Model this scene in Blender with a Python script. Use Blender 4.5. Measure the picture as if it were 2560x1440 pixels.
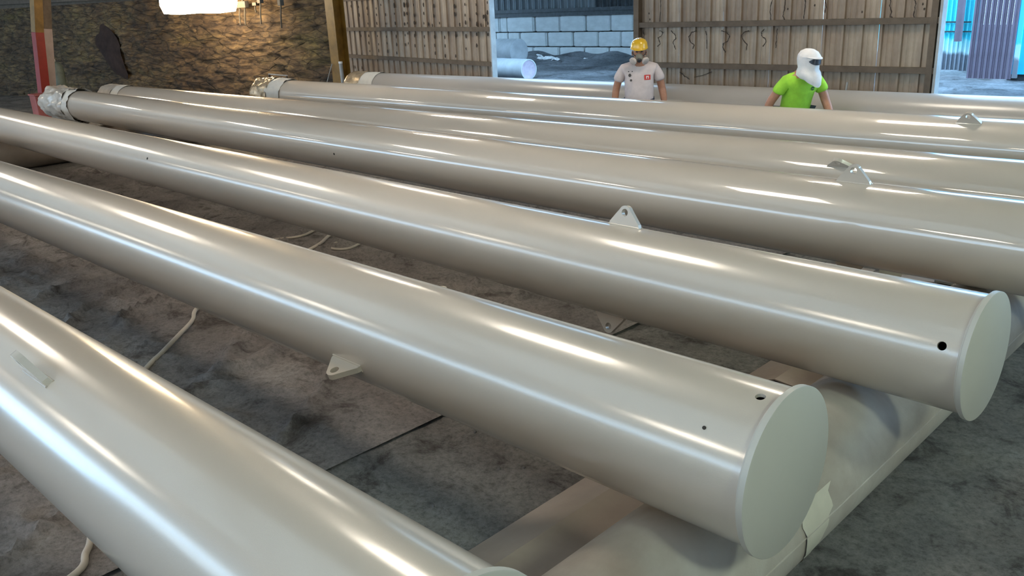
import bpy, bmesh, math, random
from mathutils import Vector, Matrix, noise
random.seed(7)
sc = bpy.context.scene
for o in list(bpy.data.objects): bpy.data.objects.remove(o)
PI = math.pi
S = 0.26            # metres per survey unit
FZ = 8.53           # floor lies this many units under the camera
def U(x, y, z): return Vector((x*S, y*S, (z+FZ)*S))

# ---------------------------------------------------------------- camera
CR = Vector((0.71137264, 0.701306, -0.04603094)); CU = Vector((-0.19326314, 0.25816652, 0.94657245)); CF = Vector((-0.67572059, 0.66446966, -0.3191892))
FPX = 2148.82
cd = bpy.data.cameras.new('camera'); cam = bpy.data.objects.new('camera', cd); sc.collection.objects.link(cam)
m = Matrix((CR, CU, -CF)).transposed().to_4x4(); m.translation = U(0, 0, 0); cam.matrix_world = m
cd.sensor_width = 36; cd.lens = FPX/2560*36; cd.clip_end = 300; cd.clip_start = 0.05
sc.camera = cam
def ray(u, v): return (CF + CR*((u-1280)/FPX) + CU*((720-v)/FPX))
def at(u, v, Y):                 # survey point on the upright plane Y that the photo shows at (u, v)
    d = ray(u, v); return Vector((d.x, d.y, d.z))*(Y/d.y)

# ---------------------------------------------------------------- light
sc.view_settings.view_transform = 'Standard'; sc.view_settings.look = 'None'
sc.view_settings.gamma = 1; sc.view_settings.use_curve_mapping = False
sc.view_settings.exposure = 1.2
w = bpy.data.worlds.new('sky'); sc.world = w; w.use_nodes = True
bg = w.node_tree.nodes['Background']; bg.inputs[0].default_value = (0.42, 0.70, 1.0, 1); bg.inputs[1].default_value = 3.2
cy = sc.cycles
cy.max_bounces = 7; cy.diffuse_bounces = 4; cy.glossy_bounces = 4; cy.transmission_bounces = 4; cy.transparent_max_bounces = 6
cy.sample_clamp_indirect = 6; cy.caustics_reflective = False; cy.caustics_refractive = False
cy.use_denoising = True
def portal(name, c, sx, sy, rot):
    l = bpy.data.lights.new(name, 'AREA'); l.shape = 'RECTANGLE'; l.size = sx*S; l.size_y = sy*S
    l.cycles.is_portal = True
    o = bpy.data.objects.new(name, l); sc.collection.objects.link(o); o.location = U(*c); o.rotation_euler = rot
portal('door_daylight', (-36.4, 43, -1.2), 12.2, 14.6, (-PI/2, 0, 0))
portal('door_daylight', (-2, 43, -1.2), 24, 14.6, (-PI/2, 0, 0))
portal('strip_daylight', (-55, -45.6, 7.2), 170, 1.8, (PI/2, 0, 0))
LAMP = 10.5

# ---------------------------------------------------------------- materials
def mat(name): 
    m = bpy.data.materials.new(name); m.use_nodes = True
    return m, m.node_tree.nodes, m.node_tree.links, m.node_tree.nodes['Principled BSDF']
def setb(b, **k):
    for n, v in k.items():
        n = n.replace('_', ' ')
        if n in b.inputs:
            b.inputs[n].default_value = v
def nz(N, L, scale, detail=6, rough=.6, vec=None, dist=0):
    t = N.new('ShaderNodeTexNoise'); t.inputs['Scale'].default_value = scale; t.inputs['Detail'].default_value = detail
    t.inputs['Roughness'].default_value = rough; t.inputs['Distortion'].default_value = dist
    if vec is not None: L.new(vec, t.inputs['Vector'])
    return t.outputs['Fac']
def coords(N, L, sx=1, sy=1, sz=1, kind='Object'):
    c = N.new('ShaderNodeTexCoord'); mp = N.new('ShaderNodeMapping'); mp.inputs['Scale'].default_value = (sx, sy, sz)
    L.new(c.outputs[kind], mp.inputs[0]); return mp.outputs[0]
def ramp(N, L, fac, stops):
    r = N.new('ShaderNodeValToRGB'); e = r.color_ramp.elements
    while len(e) < len(stops): e.new(0.5)
    for x, (p, c) in zip(e, stops): x.position = p; x.color = (*c, 1)
    L.new(fac, r.inputs[0]); return r.outputs[0]
def mixc(N, L, fac, a, b, mode='MIX'):
    x = N.new('ShaderNodeMix'); x.data_type = 'RGBA'; x.blend_type = mode
    for sock, v in ((x.inputs[0], fac), (x.inputs[6], a), (x.inputs[7], b)):
        if isinstance(v, (int, float)): sock.default_value = v
        elif isinstance(v, tuple): sock.default_value = (*v, 1)
        else: L.new(v, sock)
    return x.outputs[2]
def bump(N, L, b, h, s, d=0.01):
    x = N.new('ShaderNodeBump'); x.inputs['Strength'].default_value = s; x.inputs['Distance'].default_value = d
    L.new(h, x.inputs['Height']); L.new(x.outputs[0], b.inputs['Normal'])
def simple(name, col, rough=.6, metal=0, var=.25, scale=8, bs=.0, **k):
    m, N, L, b = mat(name); v = coords(N, L)
    f = nz(N, L, scale, vec=v)
    lo = tuple(c*(1-var) for c in col); hi = tuple(min(1, c*(1+var)) for c in col)
    L.new(ramp(N, L, f, [(.3, lo), (.7, hi)]), b.inputs['Base Color'])
    setb(b, Roughness=rough, Metallic=metal, **k)
    if bs: bump(N, L, b, nz(N, L, scale*6, vec=v), bs)
    return m
def paint(name, col, rough, coat, crough, bs, dust=.0):
    m, N, L, b = mat(name); v = coords(N, L)
    f = nz(N, L, 1.3, 4, vec=v); c1 = tuple(c*.95 for c in col)
    c = ramp(N, L, f, [(.3, c1), (.7, col)])
    sp = ramp(N, L, nz(N, L, 45, 2, vec=v), [(.0, (1,)*3), (.26, (1,)*3), (.30, (0,)*3)])
    if dust: c = mixc(N, L, dust, c, tuple(x*.85 for x in col))
    L.new(c, b.inputs['Base Color'])
    setb(b, Roughness=rough, Coat_Weight=coat, Coat_Roughness=crough, Specular_IOR_Level=.5, Coat_IOR=1.8)
    h = N.new('ShaderNodeMath'); h.operation = 'ADD'
    L.new(nz(N, L, 70, 3, vec=v), h.inputs[0]); L.new(nz(N, L, 500, 2, vec=v), h.inputs[1])
    bump(N, L, b, h.outputs[0], bs, .002)
    return m
CREAM = (.60, .53, .45)
M = {}
M['paint'] = paint('cream_gloss_paint', CREAM, .36, 1.0, .17, .20)
M['paint_far'] = paint('cream_fresh_paint', CREAM, .30, .9, .05, .04)
M['plate'] = paint('cream_plate_paint', (.56, .54, .485), .5, .15, .3, .05)
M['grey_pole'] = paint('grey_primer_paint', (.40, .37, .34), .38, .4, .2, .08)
M['inside'] = simple('dark_bore', (.03, .025, .02), .8)

def floor_mat(name, dark, mid, light, sheet=False, coarse=1.0):
    m, N, L, b = mat(name); v = coords(N, L)
    a = nz(N, L, .9*coarse, 10, .62, vec=v); f2 = nz(N, L, 3.2*coarse, 10, .7, vec=v, dist=.6); f3 = nz(N, L, 34*coarse, 8, .8, vec=v)
    c = ramp(N, L, a, [(.32, dark), (.5, mid), (.68, light)])
    pit = ramp(N, L, f2, [(.36, (.40, .37, .355)), (.47, (.95, .95, .95)), (.7, (1.18, 1.16, 1.14))])
    c = mixc(N, L, 1.0, c, pit, 'MULTIPLY')
    fine = ramp(N, L, f3, [(.36, (.55, .53, .52)), (.48, (.95,)*3), (.62, (1.25, 1.25, 1.25))])
    c = mixc(N, L, .9, c, fine, 'MULTIPLY')
    L.new(c, b.inputs['Base Color']); setb(b, Roughness=.9 if not sheet else .7, Specular_IOR_Level=.25)
    h = N.new('ShaderNodeMath'); h.operation = 'ADD'; L.new(f2, h.inputs[0]); L.new(f3, h.inputs[1])
    bump(N, L, b, h.outputs[0], .8 if not sheet else .4, .02)
    return m
M['floor'] = floor_mat('dusty_concrete', (.15, .138, .127), (.21, .197, .183), (.28, .266, .248))
M['sheet'] = floor_mat('dusty_ground_sheet', (.14, .125, .118), (.20, .18, .17), (.28, .255, .24), True)
M['yard'] = floor_mat('yard_dirt', (.045, .05, .055), (.105, .11, .12), (.25, .26, .28), coarse=.35)

def support_mat():
    m, N, L, b = mat('oversprayed_steel'); v = coords(N, L)
    f = nz(N, L, 1.6, 6, .6, vec=v, dist=.3)
    c = ramp(N, L, f, [(.30, (.33, .28, .235)), (.46, (.41, .36, .31)), (.58, (.48, .44, .385)), (.75, (.56, .54, .48))])
    L.new(c, b.inputs['Base Color']); setb(b, Roughness=.6, Specular_IOR_Level=.3); bump(N, L, b, nz(N, L, 120, 4, vec=v), .12, .004)
    return m
M['support'] = support_mat()
M['strip'] = simple('brown_overspray_steel', (.30, .245, .20), .42, var=.18, scale=2.2, bs=.05)
M['film'] = simple('peeling_cream_film', (.62, .58, .48), .5, var=.1, scale=5)

def foam_mat():
    m, N, L, b = mat('crusted_sprayed_wall'); v = coords(N, L, 1, 1, 3.2)
    f = nz(N, L, .55, 8, .6, vec=v); g = nz(N, L, 3.5, 10, .7, vec=v, dist=.8); k = nz(N, L, .35, 4, vec=coords(N, L))
    c = ramp(N, L, g, [(.34, (.03, .022, .015)), (.46, (.10, .072, .042)), (.6, (.20, .145, .075)), (.74, (.33, .24, .11))])
    gr = ramp(N, L, f, [(.42, (.55, .46, .42)), (.55, (1.0, .92, .75)), (.7, (.85, .95, .5))])
    c = mixc(N, L, .75, c, gr, 'MULTIPLY')
    c = mixc(N, L, .7, c, ramp(N, L, k, [(.4, (.45, .42, .45)), (.58, (1.1, 1.05, 1.0))]), 'MULTIPLY')
    vo = N.new('ShaderNodeTexVoronoi'); vo.feature = 'DISTANCE_TO_EDGE'; vo.inputs['Scale'].default_value = 1.5
    mv = N.new('ShaderNodeVectorMath'); mv.operation = 'ADD'; tn = N.new('ShaderNodeTexNoise'); tn.inputs['Scale'].default_value = 2.2; tn.inputs['Detail'].default_value = 5
    v3 = coords(N, L, 1, 1, 4.2); L.new(v3, mv.inputs[0]); L.new(tn.outputs['Color'], mv.inputs[1]); L.new(mv.outputs[0], vo.inputs['Vector'])
    cr = ramp(N, L, vo.outputs['Distance'], [(.0, (.28, .24, .22)), (.035, (.9, .9, .9)), (.2, (1.05, 1.05, 1.05))])
    c = mixc(N, L, .85, c, cr, 'MULTIPLY')
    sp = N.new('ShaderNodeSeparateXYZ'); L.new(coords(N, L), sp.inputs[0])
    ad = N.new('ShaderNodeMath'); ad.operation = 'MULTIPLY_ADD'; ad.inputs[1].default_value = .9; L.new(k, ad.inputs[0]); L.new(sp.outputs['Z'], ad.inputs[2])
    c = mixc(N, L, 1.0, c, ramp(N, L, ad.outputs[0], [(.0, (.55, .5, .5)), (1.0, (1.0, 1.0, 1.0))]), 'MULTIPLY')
    L.new(c, b.inputs['Base Color']); setb(b, Roughness=.8)
    hm = N.new('ShaderNodeMath'); hm.operation = 'MULTIPLY_ADD'; hm.inputs[1].default_value = .6; L.new(g, hm.inputs[0])
    cl = N.new('ShaderNodeMath'); cl.operation = 'MINIMUM'; cl.inputs[1].default_value = .06; L.new(vo.outputs['Distance'], cl.inputs[0])
    m6 = N.new('ShaderNodeMath'); m6.operation = 'MULTIPLY'; m6.inputs[1].default_value = 6; L.new(cl.outputs[0], m6.inputs[0]); L.new(m6.outputs[0], hm.inputs[2])
    bump(N, L, b, hm.outputs[0], .6, .05); return m
M['foam'] = foam_mat()
M['foam_dark'] = simple('dark_wall_scar', (.035, .02, .016), .95, var=.5, scale=4, bs=.3)

def tin_mat(name, base, stain, rough=.55):
    m, N, L, b = mat(name)
    v = coords(N, L, 2.2, 2.2, .35); v2 = coords(N, L)
    f = nz(N, L, 2.4, 6, .65, vec=v); g = nz(N, L, .42, 6, .6, vec=v2); h = nz(N, L, 9, 6, .7, vec=coords(N, L, 1, 1, .25))
    c = ramp(N, L, f, [(.3, tuple(x*.75 for x in base)), (.6, base)])
    c = mixc(N, L, 1.0, c, ramp(N, L, g, [(.38, stain), (.56, (1, 1, 1))]), 'MULTIPLY')
    c = mixc(N, L, .5, c, ramp(N, L, h, [(.3, (.6, .58, .56)), (.65, (1.1,)*3)]), 'MULTIPLY')
    L.new(c, b.inputs['Base Color']); setb(b, Roughness=rough, Metallic=.15); bump(N, L, b, h, .15, .004)
    return m
M['tin'] = tin_mat('weathered_sheet_metal', (.42, .34, .26), (.50, .38, .32))
M['girt'] = simple('rusty_girt_steel', (.115, .085, .06), .7, bs=.2)
M['trim'] = simple('grey_edge_trim', (.35, .36, .36), .5, scale=4)
M['scorch'] = simple('scorch_mark', (.045, .032, .024), .9)
M['yellow'] = simple('chipped_yellow_paint', (.22, .12, .02), .5, var=.4, scale=3, bs=.1)
M['red'] = simple('faded_red_paint', (.25, .02, .016), .5, var=.2, scale=3)
M['pinkish'] = simple('pale_pink_faded_paint', (.34, .27, .25), .6, var=.2, scale=2)
M['redbox'] = simple('pale_red_paint', (.36, .10, .085), .55, var=.2, scale=3)
M['block'] = simple('cast_concrete_block', (.60, .62, .62), .85, var=.12, scale=3, bs=.25)
M['dark_steel'] = simple('dark_steel', (.045, .05, .055), .6, var=.4)
M['white_box'] = simple('pale_plastic', (.09, .08, .065), .6)
M['clad'] = simple('grey_blue_cladding', (.19, .21, .225), .5, var=.12, scale=2)
def turq():
    m, N, L, b = mat('turquoise_sheet_paint'); tc = N.new('ShaderNodeTexCoord'); sp = N.new('ShaderNodeSeparateXYZ'); L.new(tc.outputs['Object'], sp.inputs[0])
    f = nz(N, L, 1.6, 6, vec=coords(N, L)); a = N.new('ShaderNodeMath'); a.operation = 'MULTIPLY_ADD'; a.inputs[1].default_value = .5
    L.new(f, a.inputs[0]); L.new(sp.outputs['Z'], a.inputs[2])
    c = ramp(N, L, a.outputs[0], [(.0, (.2, .22, .25)), (.62, (.25, .28, .33)), (.70, (.62, .85, .88)), (.95, (.45, .88, .92)), (1.0, (.10, .75, .85))])
    L.new(c, b.inputs['Base Color']); setb(b, Roughness=.6); return m
M['turq'] = turq()
M['blue'] = simple('bright_blue_sheet_paint', (.03, .50, .78), .5, var=.05)
M['purple'] = simple('mauve_rusted_sheet', (.15, .12, .16), .6, var=.2, scale=3)
M['roof'] = simple('grey_brown_roof_sheet', (.30, .27, .24), .7, var=.2, scale=1)
M['wallin'] = simple('dull_tan_sheet', (.26, .22, .18), .7, var=.2, scale=1)
M['tank'] = simple('pale_scaled_steel', (.42, .45, .48), .6, var=.25, scale=2, bs=.1)
M['tank_in'] = simple('pinkish_pipe_bore', (.42, .36, .44), .7, var=.15)
M['debris'] = simple('white_scrap_paper', (.85, .85, .85), .7)
M['hose'] = simple('dusty_white_hose', (.52, .46, .39), .6, var=.1)
M['tape'] = simple('cream_masking_tape', (.66, .63, .57), .5, var=.08)
M['gold'] = simple('bronze_tinted_film', (.60, .48, .33), .16, metal=.5, var=.4, scale=6, bs=.5)
M['wrap'] = simple('cloudy_plastic_wrap', (.50, .45, .39), .42, var=.25, scale=6, bs=.4, Coat_Weight=.25)
M['bottle'] = simple('grey_green_bottle_paint', (.12, .15, .13), .5)
def skyl(name, SKT, tint, fac):
    m, N, L, b = mat(name); out = N['Material Output']; t = N.new('ShaderNodeBsdfTranslucent'); d = N.new('ShaderNodeBsdfDiffuse'); mx = N.new('ShaderNodeMixShader')
    t.inputs[0].default_value = (SKT*tint[0], SKT*tint[1], SKT*tint[2], 1); d.inputs[0].default_value = (.4, .4, .38, 1); mx.inputs[0].default_value = fac
    L.new(d.outputs[0], mx.inputs[1]); L.new(t.outputs[0], mx.inputs[2]); L.new(mx.outputs[0], out.inputs[0]); return m
M['skylight'] = skyl('translucent_roof_sheet', .34, (1, .76, .60), .5)
M['wall_sheet'] = skyl('translucent_wall_sheet', 1.0, (1.0, .78, .66), .92)
def emis(name, col, s):
    m, N, L, b = mat(name); setb(b, Base_Color=(0.8, .8, .8, 1)); b.inputs['Emission Color'].default_value = (*col, 1); b.inputs['Emission Strength'].default_value = s; return m
M['lamp'] = emis('warm_lamp_glow', (1.0, .88, .72), LAMP)
M['lamp_big'] = emis('warm_flood_glow', (1.0, .76, .46), 17.0)
M['green_fill'] = emis('greenish_fill_glow', (.84, 1.0, .80), 28.0)  # glow of the added fill lamps that tint the pole end plates
M['hood'] = simple('lamp_hood_enamel', (.3, .3, .28), .5)
M['skin'] = simple('tanned_skin', (.42, .20, .12), .5, var=.12, scale=20, Subsurface_Weight=.05)
M['tee'] = simple('white_cotton_tee', (.66, .56, .54), .9, var=.08, scale=14, bs=.1)
M['lime'] = simple('lime_cotton_tee', (.33, .66, .05), .9, var=.15, scale=10, bs=.1)
M['jean'] = simple('dark_work_trousers', (.05, .06, .09), .9)
M['boot'] = simple('brown_leather_boot', (.05, .03, .02), .7)
M['hat'] = simple('yellow_helmet_shell', (.80, .47, .03), .3, var=.04, Coat_Weight=.5)
M['cart'] = simple('cream_filter_cartridge', (.58, .50, .45), .6, var=.1)
M['rubber'] = simple('olive_grey_rubber', (.20, .18, .14), .6)
M['strap'] = simple('dark_strap', (.04, .04, .045), .7)
M['hood_cloth'] = simple('white_spray_hood_cloth', (.78, .76, .76), .9, var=.08, scale=12, bs=.15)
M['visor'] = simple('dark_visor', (.03, .04, .06), .15, Coat_Weight=1.0)
M['logo'] = simple('red_print', (.62, .05, .04), .8, var=.05)
M['print'] = simple('dark_green_print', (.05, .12, .03), .8)
M['logo_white'] = simple('white_print', (.8, .7, .68), .8, var=.02)
M['stain'] = simple('dark_shirt_stain', (.10, .085, .08), .9)
M['glove'] = simple('dark_work_glove', (.07, .06, .06), .8)

# ---------------------------------------------------------------- mesh helpers
def empty(name, loc, label=None, cat=None, group=None, rz=0):
    o = bpy.data.objects.new(name, None); sc.collection.objects.link(o); o.location = loc; o.rotation_euler = (0, 0, rz); o.empty_display_size = .1
    if label: o['label'] = label
    if cat: o['category'] = cat
    if group: o['group'] = group
    return o
class MB:
    """vertices in metres, in the parent's own frame (or in the world when there is no parent)"""
    def __init__(s): s.v = []; s.f = []
    def add(s, vs, fs):
        n = len(s.v); s.v += [tuple(x) for x in vs]; s.f += [[i+n for i in f] for f in fs]; return s
    def box(s, c, d, rot=None, taper=1.0):
        c = Vector(c); vs = []
        for z in (-1, 1):
            t = taper if z > 0 else 1
            for x, y in ((-1, -1), (1, -1), (1, 1), (-1, 1)):
                p = Vector((x*d[0]/2*t, y*d[1]/2*t, z*d[2]/2)); vs.append(c + (rot @ p if rot else p))
        return s.add(vs, [[0, 3, 2, 1], [4, 5, 6, 7], [0, 1, 5, 4], [1, 2, 6, 5], [2, 3, 7, 6], [3, 0, 4, 7]])
    def bar(s, a, b, wx, wy, up=(0, 0, 1)):
        a = Vector(a); b = Vector(b); d = (b-a); L = d.length; d.normalize(); u = Vector(up); r = d.cross(u)
        if r.length < 1e-4: r = d.cross(Vector((1, 0, 0)))
        r.normalize(); u = r.cross(d)
        vs = [p + r*sx*wx/2 + u*sy*wy/2 for p in (a, b) for sx, sy in ((-1, -1), (1, -1), (1, 1), (-1, 1))]
        return s.add(vs, [[0, 1, 2, 3], [7, 6, 5, 4], [0, 4, 5, 1], [1, 5, 6, 2], [2, 6, 7, 3], [3, 7, 4, 0]])
    def tube(s, pts, rad, n=12, cap=True):
        pts = [Vector(p) for p in pts]; rad = rad if isinstance(rad, (list, tuple)) else [rad]*len(pts)
        vs = []; fs = []; up = Vector((0, 0, 1)); r0 = None
        for i, p in enumerate(pts):
            d = (pts[min(i+1, len(pts)-1)] - pts[max(i-1, 0)]).normalized()
            if r0 is None:
                r0 = d.cross(up if abs(d.z) < .9 else Vector((1, 0, 0))).normalized()
            else: r0 = (r0 - d*r0.dot(d)).normalized()
            u = d.cross(r0)
            for k in range(n):
                a = 2*PI*k/n; vs.append(p + r0*math.cos(a)*rad[i] + u*math.sin(a)*rad[i])
        for i in range(len(pts)-1):
            for k in range(n): fs.append([i*n+k, i*n+(k+1) % n, (i+1)*n+(k+1) % n, (i+1)*n+k])
        if cap: fs.append(list(range(n))[::-1]); fs.append([(len(pts)-1)*n+k for k in range(n)])
        return s.add(vs, fs)
    def prism(s, poly, z0, z1, M4):
        n = len(poly); vs = [M4 @ Vector((x, y, z)) for z in (z0, z1) for x, y in poly]
        fs = [list(range(n))[::-1], [n+i for i in range(n)]] + [[i, (i+1) % n, n+(i+1) % n, n+i] for i in range(n)]
        return s.add(vs, fs)
    def build(s, name, m, parent=None, smooth=False, kind=None, label=None, cat=None, bevel=0, angle=40, org=None, group=None):
        me = bpy.data.meshes.new(name)
        vs = s.v
        if org is not None: vs = [tuple(Vector(v)-org) for v in vs]
        me.from_pydata(vs, [], s.f); me.update()
        bm = bmesh.new(); bm.from_mesh(me); bmesh.ops.recalc_face_normals(bm, faces=bm.faces)
        if bevel: bmesh.ops.bevel(bm, geom=bm.edges[:], offset=bevel, segments=2, affect='EDGES', profile=.6)
        bm.to_mesh(me); bm.free()
        if smooth:
            me.shade_smooth()
            try: me.set_sharp_from_angle(angle=math.radians(angle))
            except Exception: pass
        me.materials.append(m)
        o = bpy.data.objects.new(name, me); sc.collection.objects.link(o)
        if parent: o.parent = parent
        if org is not None: o.location = org
        for k, x in (('kind', kind), ('label', label), ('category', cat), ('group', group)):
            if x: o[k] = x
        return o
def link_copy(o, parent, loc=None):
    c = o.copy(); sc.collection.objects.link(c); c.parent = parent
    if loc is not None: c.location = loc
    return c

# ================================================================ THE SETTING
def fbm(x, y, z=0, o=4): return noise.fractal(Vector((x, y, z)), .9, 2.1, o)
def axis_steps(ranges):
    r = []
    for a, b, st in ranges:
        n = max(1, round((b-a)/st)); r += [a+(b-a)*i/n for i in range(n)]
    return r + [ranges[-1][1]]
def ground(name, xs, ys, hf, m, kind='structure', **k):
    b = MB(); nx = len(xs)
    b.v = [tuple(U(x, y, -FZ) + Vector((0, 0, hf(x, y)))) for y in ys for x in xs]
    b.f = [[j*nx+i, j*nx+i+1, (j+1)*nx+i+1, (j+1)*nx+i] for j in range(len(ys)-1) for i in range(nx-1)]
    return b.build(name, m, smooth=True, kind=kind, angle=180, **k)
def hfloor(x, y):
    if not (-46 < x < 8 and -4 < y < 34): return 0
    h = .010*fbm(x*.5, y*.5, 1) + .004*fbm(x*2.3, y*2.3, 5, 3)
    lump = fbm(x*1.1, y*1.1, 9, 5)
    h -= max(0, lump-.35)*.018
    d1 = abs(x+11.72+.02*math.sin(y*3)); d2 = abs(y-9.0-.03*math.sin(x*2)); d3 = abs(y-20)
    for d in (d1, d2, d3):
        if d < .09: h -= .003*(1-d/.09)*(.5+fbm(x*.8, y*.8, 20, 2))
    return max(-.03, min(.016, h)) - .016
xs = axis_steps([(-170, -46, 12), (-46, -16, .6), (-16, 6, .09), (6, 8, .5), (8, 60, 8)])
ys = axis_steps([(-60, -4, 8), (-4, 2, .5), (2, 18, .09), (18, 34, .5), (34, 43.4, 2)])
ground('floor', xs, ys, hfloor, M['floor'])
# dusty sheet with wrinkles over the left part of the floor
def hsheet(x, y):
    e = min(1, (x+55.4)/1.0, (-14.2 - x + .6*math.sin(y*.9))/1.2)
    if e <= 0: return .001
    a = fbm(x*.30+y*.16, y*.10-x*.04, 3, 3)
    ridge = max(0, 1-abs(a)*9)
    b2 = fbm(x*.55-y*.35+9, y*.22+x*.12, 7, 3); ridge2 = max(0, 1-abs(b2)*11)
    return (.006 + .060*ridge**2 + .034*ridge2**2 + .006*fbm(x*1.4, y*1.1, 2, 3)+.008)*e
xs = axis_steps([(-55.4, -30, .35), (-30, -13.2, .14)]); ys = axis_steps([(-3, 20, .15), (20, 30, .5)])
o = ground('ground_sheet', xs, ys, lambda x, y: max(.001, hsheet(x, y)), M['sheet'], kind=None,
       label='dusty grey-brown protective sheet with wrinkles, spread on the floor under the poles', cat='ground sheet')
# yard outside
def hyard(x, y):
    h = .05*fbm(x*.12, y*.12, 4, 4) + .035*fbm(x*.6, y*.6, 8, 4)
    if y > 89 and x < -60: h += min(.30, (y-89)*.05) * (.8+.2*math.sin(x*.9))
    return h-.03 if y > 45 else -.02
ground('yard_ground', axis_steps([(-170, -110, 10), (-110, -12, .8), (-12, 60, 6)]), axis_steps([(43.4, 62, 3), (62, 100, .6), (100, 180, 20)]), hyard, M['yard'])
ground('yard_ground', [60, 120, 240], [-60, 43.4, 180], lambda x, y: -.02, M['yard'])

def slab(name, x0, x1, y0, y1, z0, z1, m, kind='structure', parent=None):
    a = U(x0, y0, z0); c = U(x1, y1, z1)
    return MB().box((a+c)/2, (abs(c.x-a.x), abs(c.y-a.y), abs(c.z-a.z))).build(name, m, parent, kind=kind)
CZ = 13
# roof with purlins
slab('ceiling', -170, 30, -46, -14, CZ, CZ+.4, M['roof'])
roof = slab('ceiling', -170, 30, 3, 44, CZ, CZ+.4, M['roof'])
b = MB(); b.add([U(-170, -14, CZ), U(30, -14, CZ), U(30, 3, CZ), U(-170, 3, CZ)], [[0, 1, 2, 3]]); b.build('ceiling_skylight', M['skylight'], roof, org=None)
b = MB()
for i in range(12):
    x = -165+i*17; b.box(U(x, -1, CZ-.8), (.14, 89*S, .40))
b.build('roof_beam', M['girt'], roof, kind='stuff')
# south wall with a daylight strip near the eaves and a doorway at its far left
def south():
    slab('wall_south', -86, 30, -46, -45.4, -FZ, SB, M['wallin'])
    slab('wall_south', -170, -140, -46, -45.4, -FZ, SB, M['wallin'])
    for x0, x1, z0, z1 in ((-170, -140, SB, 6.3), (-86, 30, SB, 6.3), (-170, 30, 8.1, CZ)):
        b = MB(); b.add([U(x0, -45.7, z0), U(x1, -45.7, z0), U(x1, -45.7, z1), U(x0, -45.7, z1)], [[0, 1, 2, 3]]); b.build('wall_south_sheet', M['wall_sheet'], kind='structure')
SB = -1.0
south()
slab('wall_west', -170.6, -170, -46, 44, -FZ, CZ, M['wallin'])
slab('wall_east', 29, 29.6, -46, 44, -FZ, CZ, M['wallin'])
slab('wall_back', -66, 29, 42.2, 42.8, 6.2, CZ, M['wallin'])
slab('wall_back', 10, 29, 42.2, 42.8, -FZ, 6.2, M['wallin'])

# crusted wall on the left, a lumpy surface
WA = Vector((-66.4, 44.85)); WD = (Vector((-118, 33.6))-Vector((-63.5, 45.5))).normalized(); WN = Vector((WD.y, -WD.x))
if WN.y > 0: WN = -WN
def wall_pt(s, z, out=0): 
    p = WA + WD*s + WN*out; return U(p.x, p.y, z)
b = MB(); ns, nzv = 430, 90
S0, S1, Z0, Z1 = -1.2, 62, -FZ-.1, 1.55
sv = [S0+(S1-S0)*i/ns for i in range(ns+1)]; zv = [Z0+(Z1-Z0)*j/nzv for j in range(nzv+1)]
for z in zv:
    for s in sv:
        n1 = fbm(s*.32, z*.75, 2, 5); n2 = fbm(s*1.5, z*3.4, 6, 4)
        o_ = .34*n1 + .05*n2 + .05*math.copysign(1, fbm(s*.5, z*2.0, 11, 2))
        # recessed scar
        q = ((s-32.5)/2.6 - (z+3.4)*.20)**2 + ((z+3.4)/2.9)**2
        if q < 1: o_ -= .25*(1-q)
        b.v.append(tuple(wall_pt(s, z, o_)))
b.f = [[j*(ns+1)+i, j*(ns+1)+i+1, (j+1)*(ns+1)+i+1, (j+1)*(ns+1)+i] for j in range(nzv) for i in range(ns)]
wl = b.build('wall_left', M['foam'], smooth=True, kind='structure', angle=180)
b = MB()
scar_m = M['foam_dark']
vs = []; 
for i in range(28):
    a = 2*PI*i/28; rr = 1+.13*math.sin(3*a+1)+.08*math.sin(5*a)
    z = -3.4+2.75*math.sin(a)*rr; s = 32.5 + 1.9*math.cos(a)*rr + (z+3.4)*.35
    vs.append((s, z))
b.v = [tuple(wall_pt(32.5, -3.4, .35))] + [tuple(wall_pt(s, z, .10+.2*fbm(s, z))) for s, z in vs]
b.f = [[0, 1+i, 1+(i+1) % 28] for i in range(28)]
b.build('wall_scar', scar_m, wl, smooth=True, angle=180)
# dark cladding and rail above the crust
b = MB(); a0 = wall_pt(S0, 7.3, -.9); a1 = wall_pt(150, 7.3, -.9); b.bar(a0, a1, .05, 11.6*S); 
up = b.build('wall_left_upper', M['girt'], kind='structure')
MB().bar(wall_pt(0, 1.55, .2), wall_pt(62, 2.35, .2), .10, .09).build('rail', M['girt'], up)
b = MB(); b.bar(wall_pt(61, -3.5, -.3), wall_pt(150, -3.5, -.3), .05, 10.2*S); b.build('wall_left_far', M['foam'], kind='structure')

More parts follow.
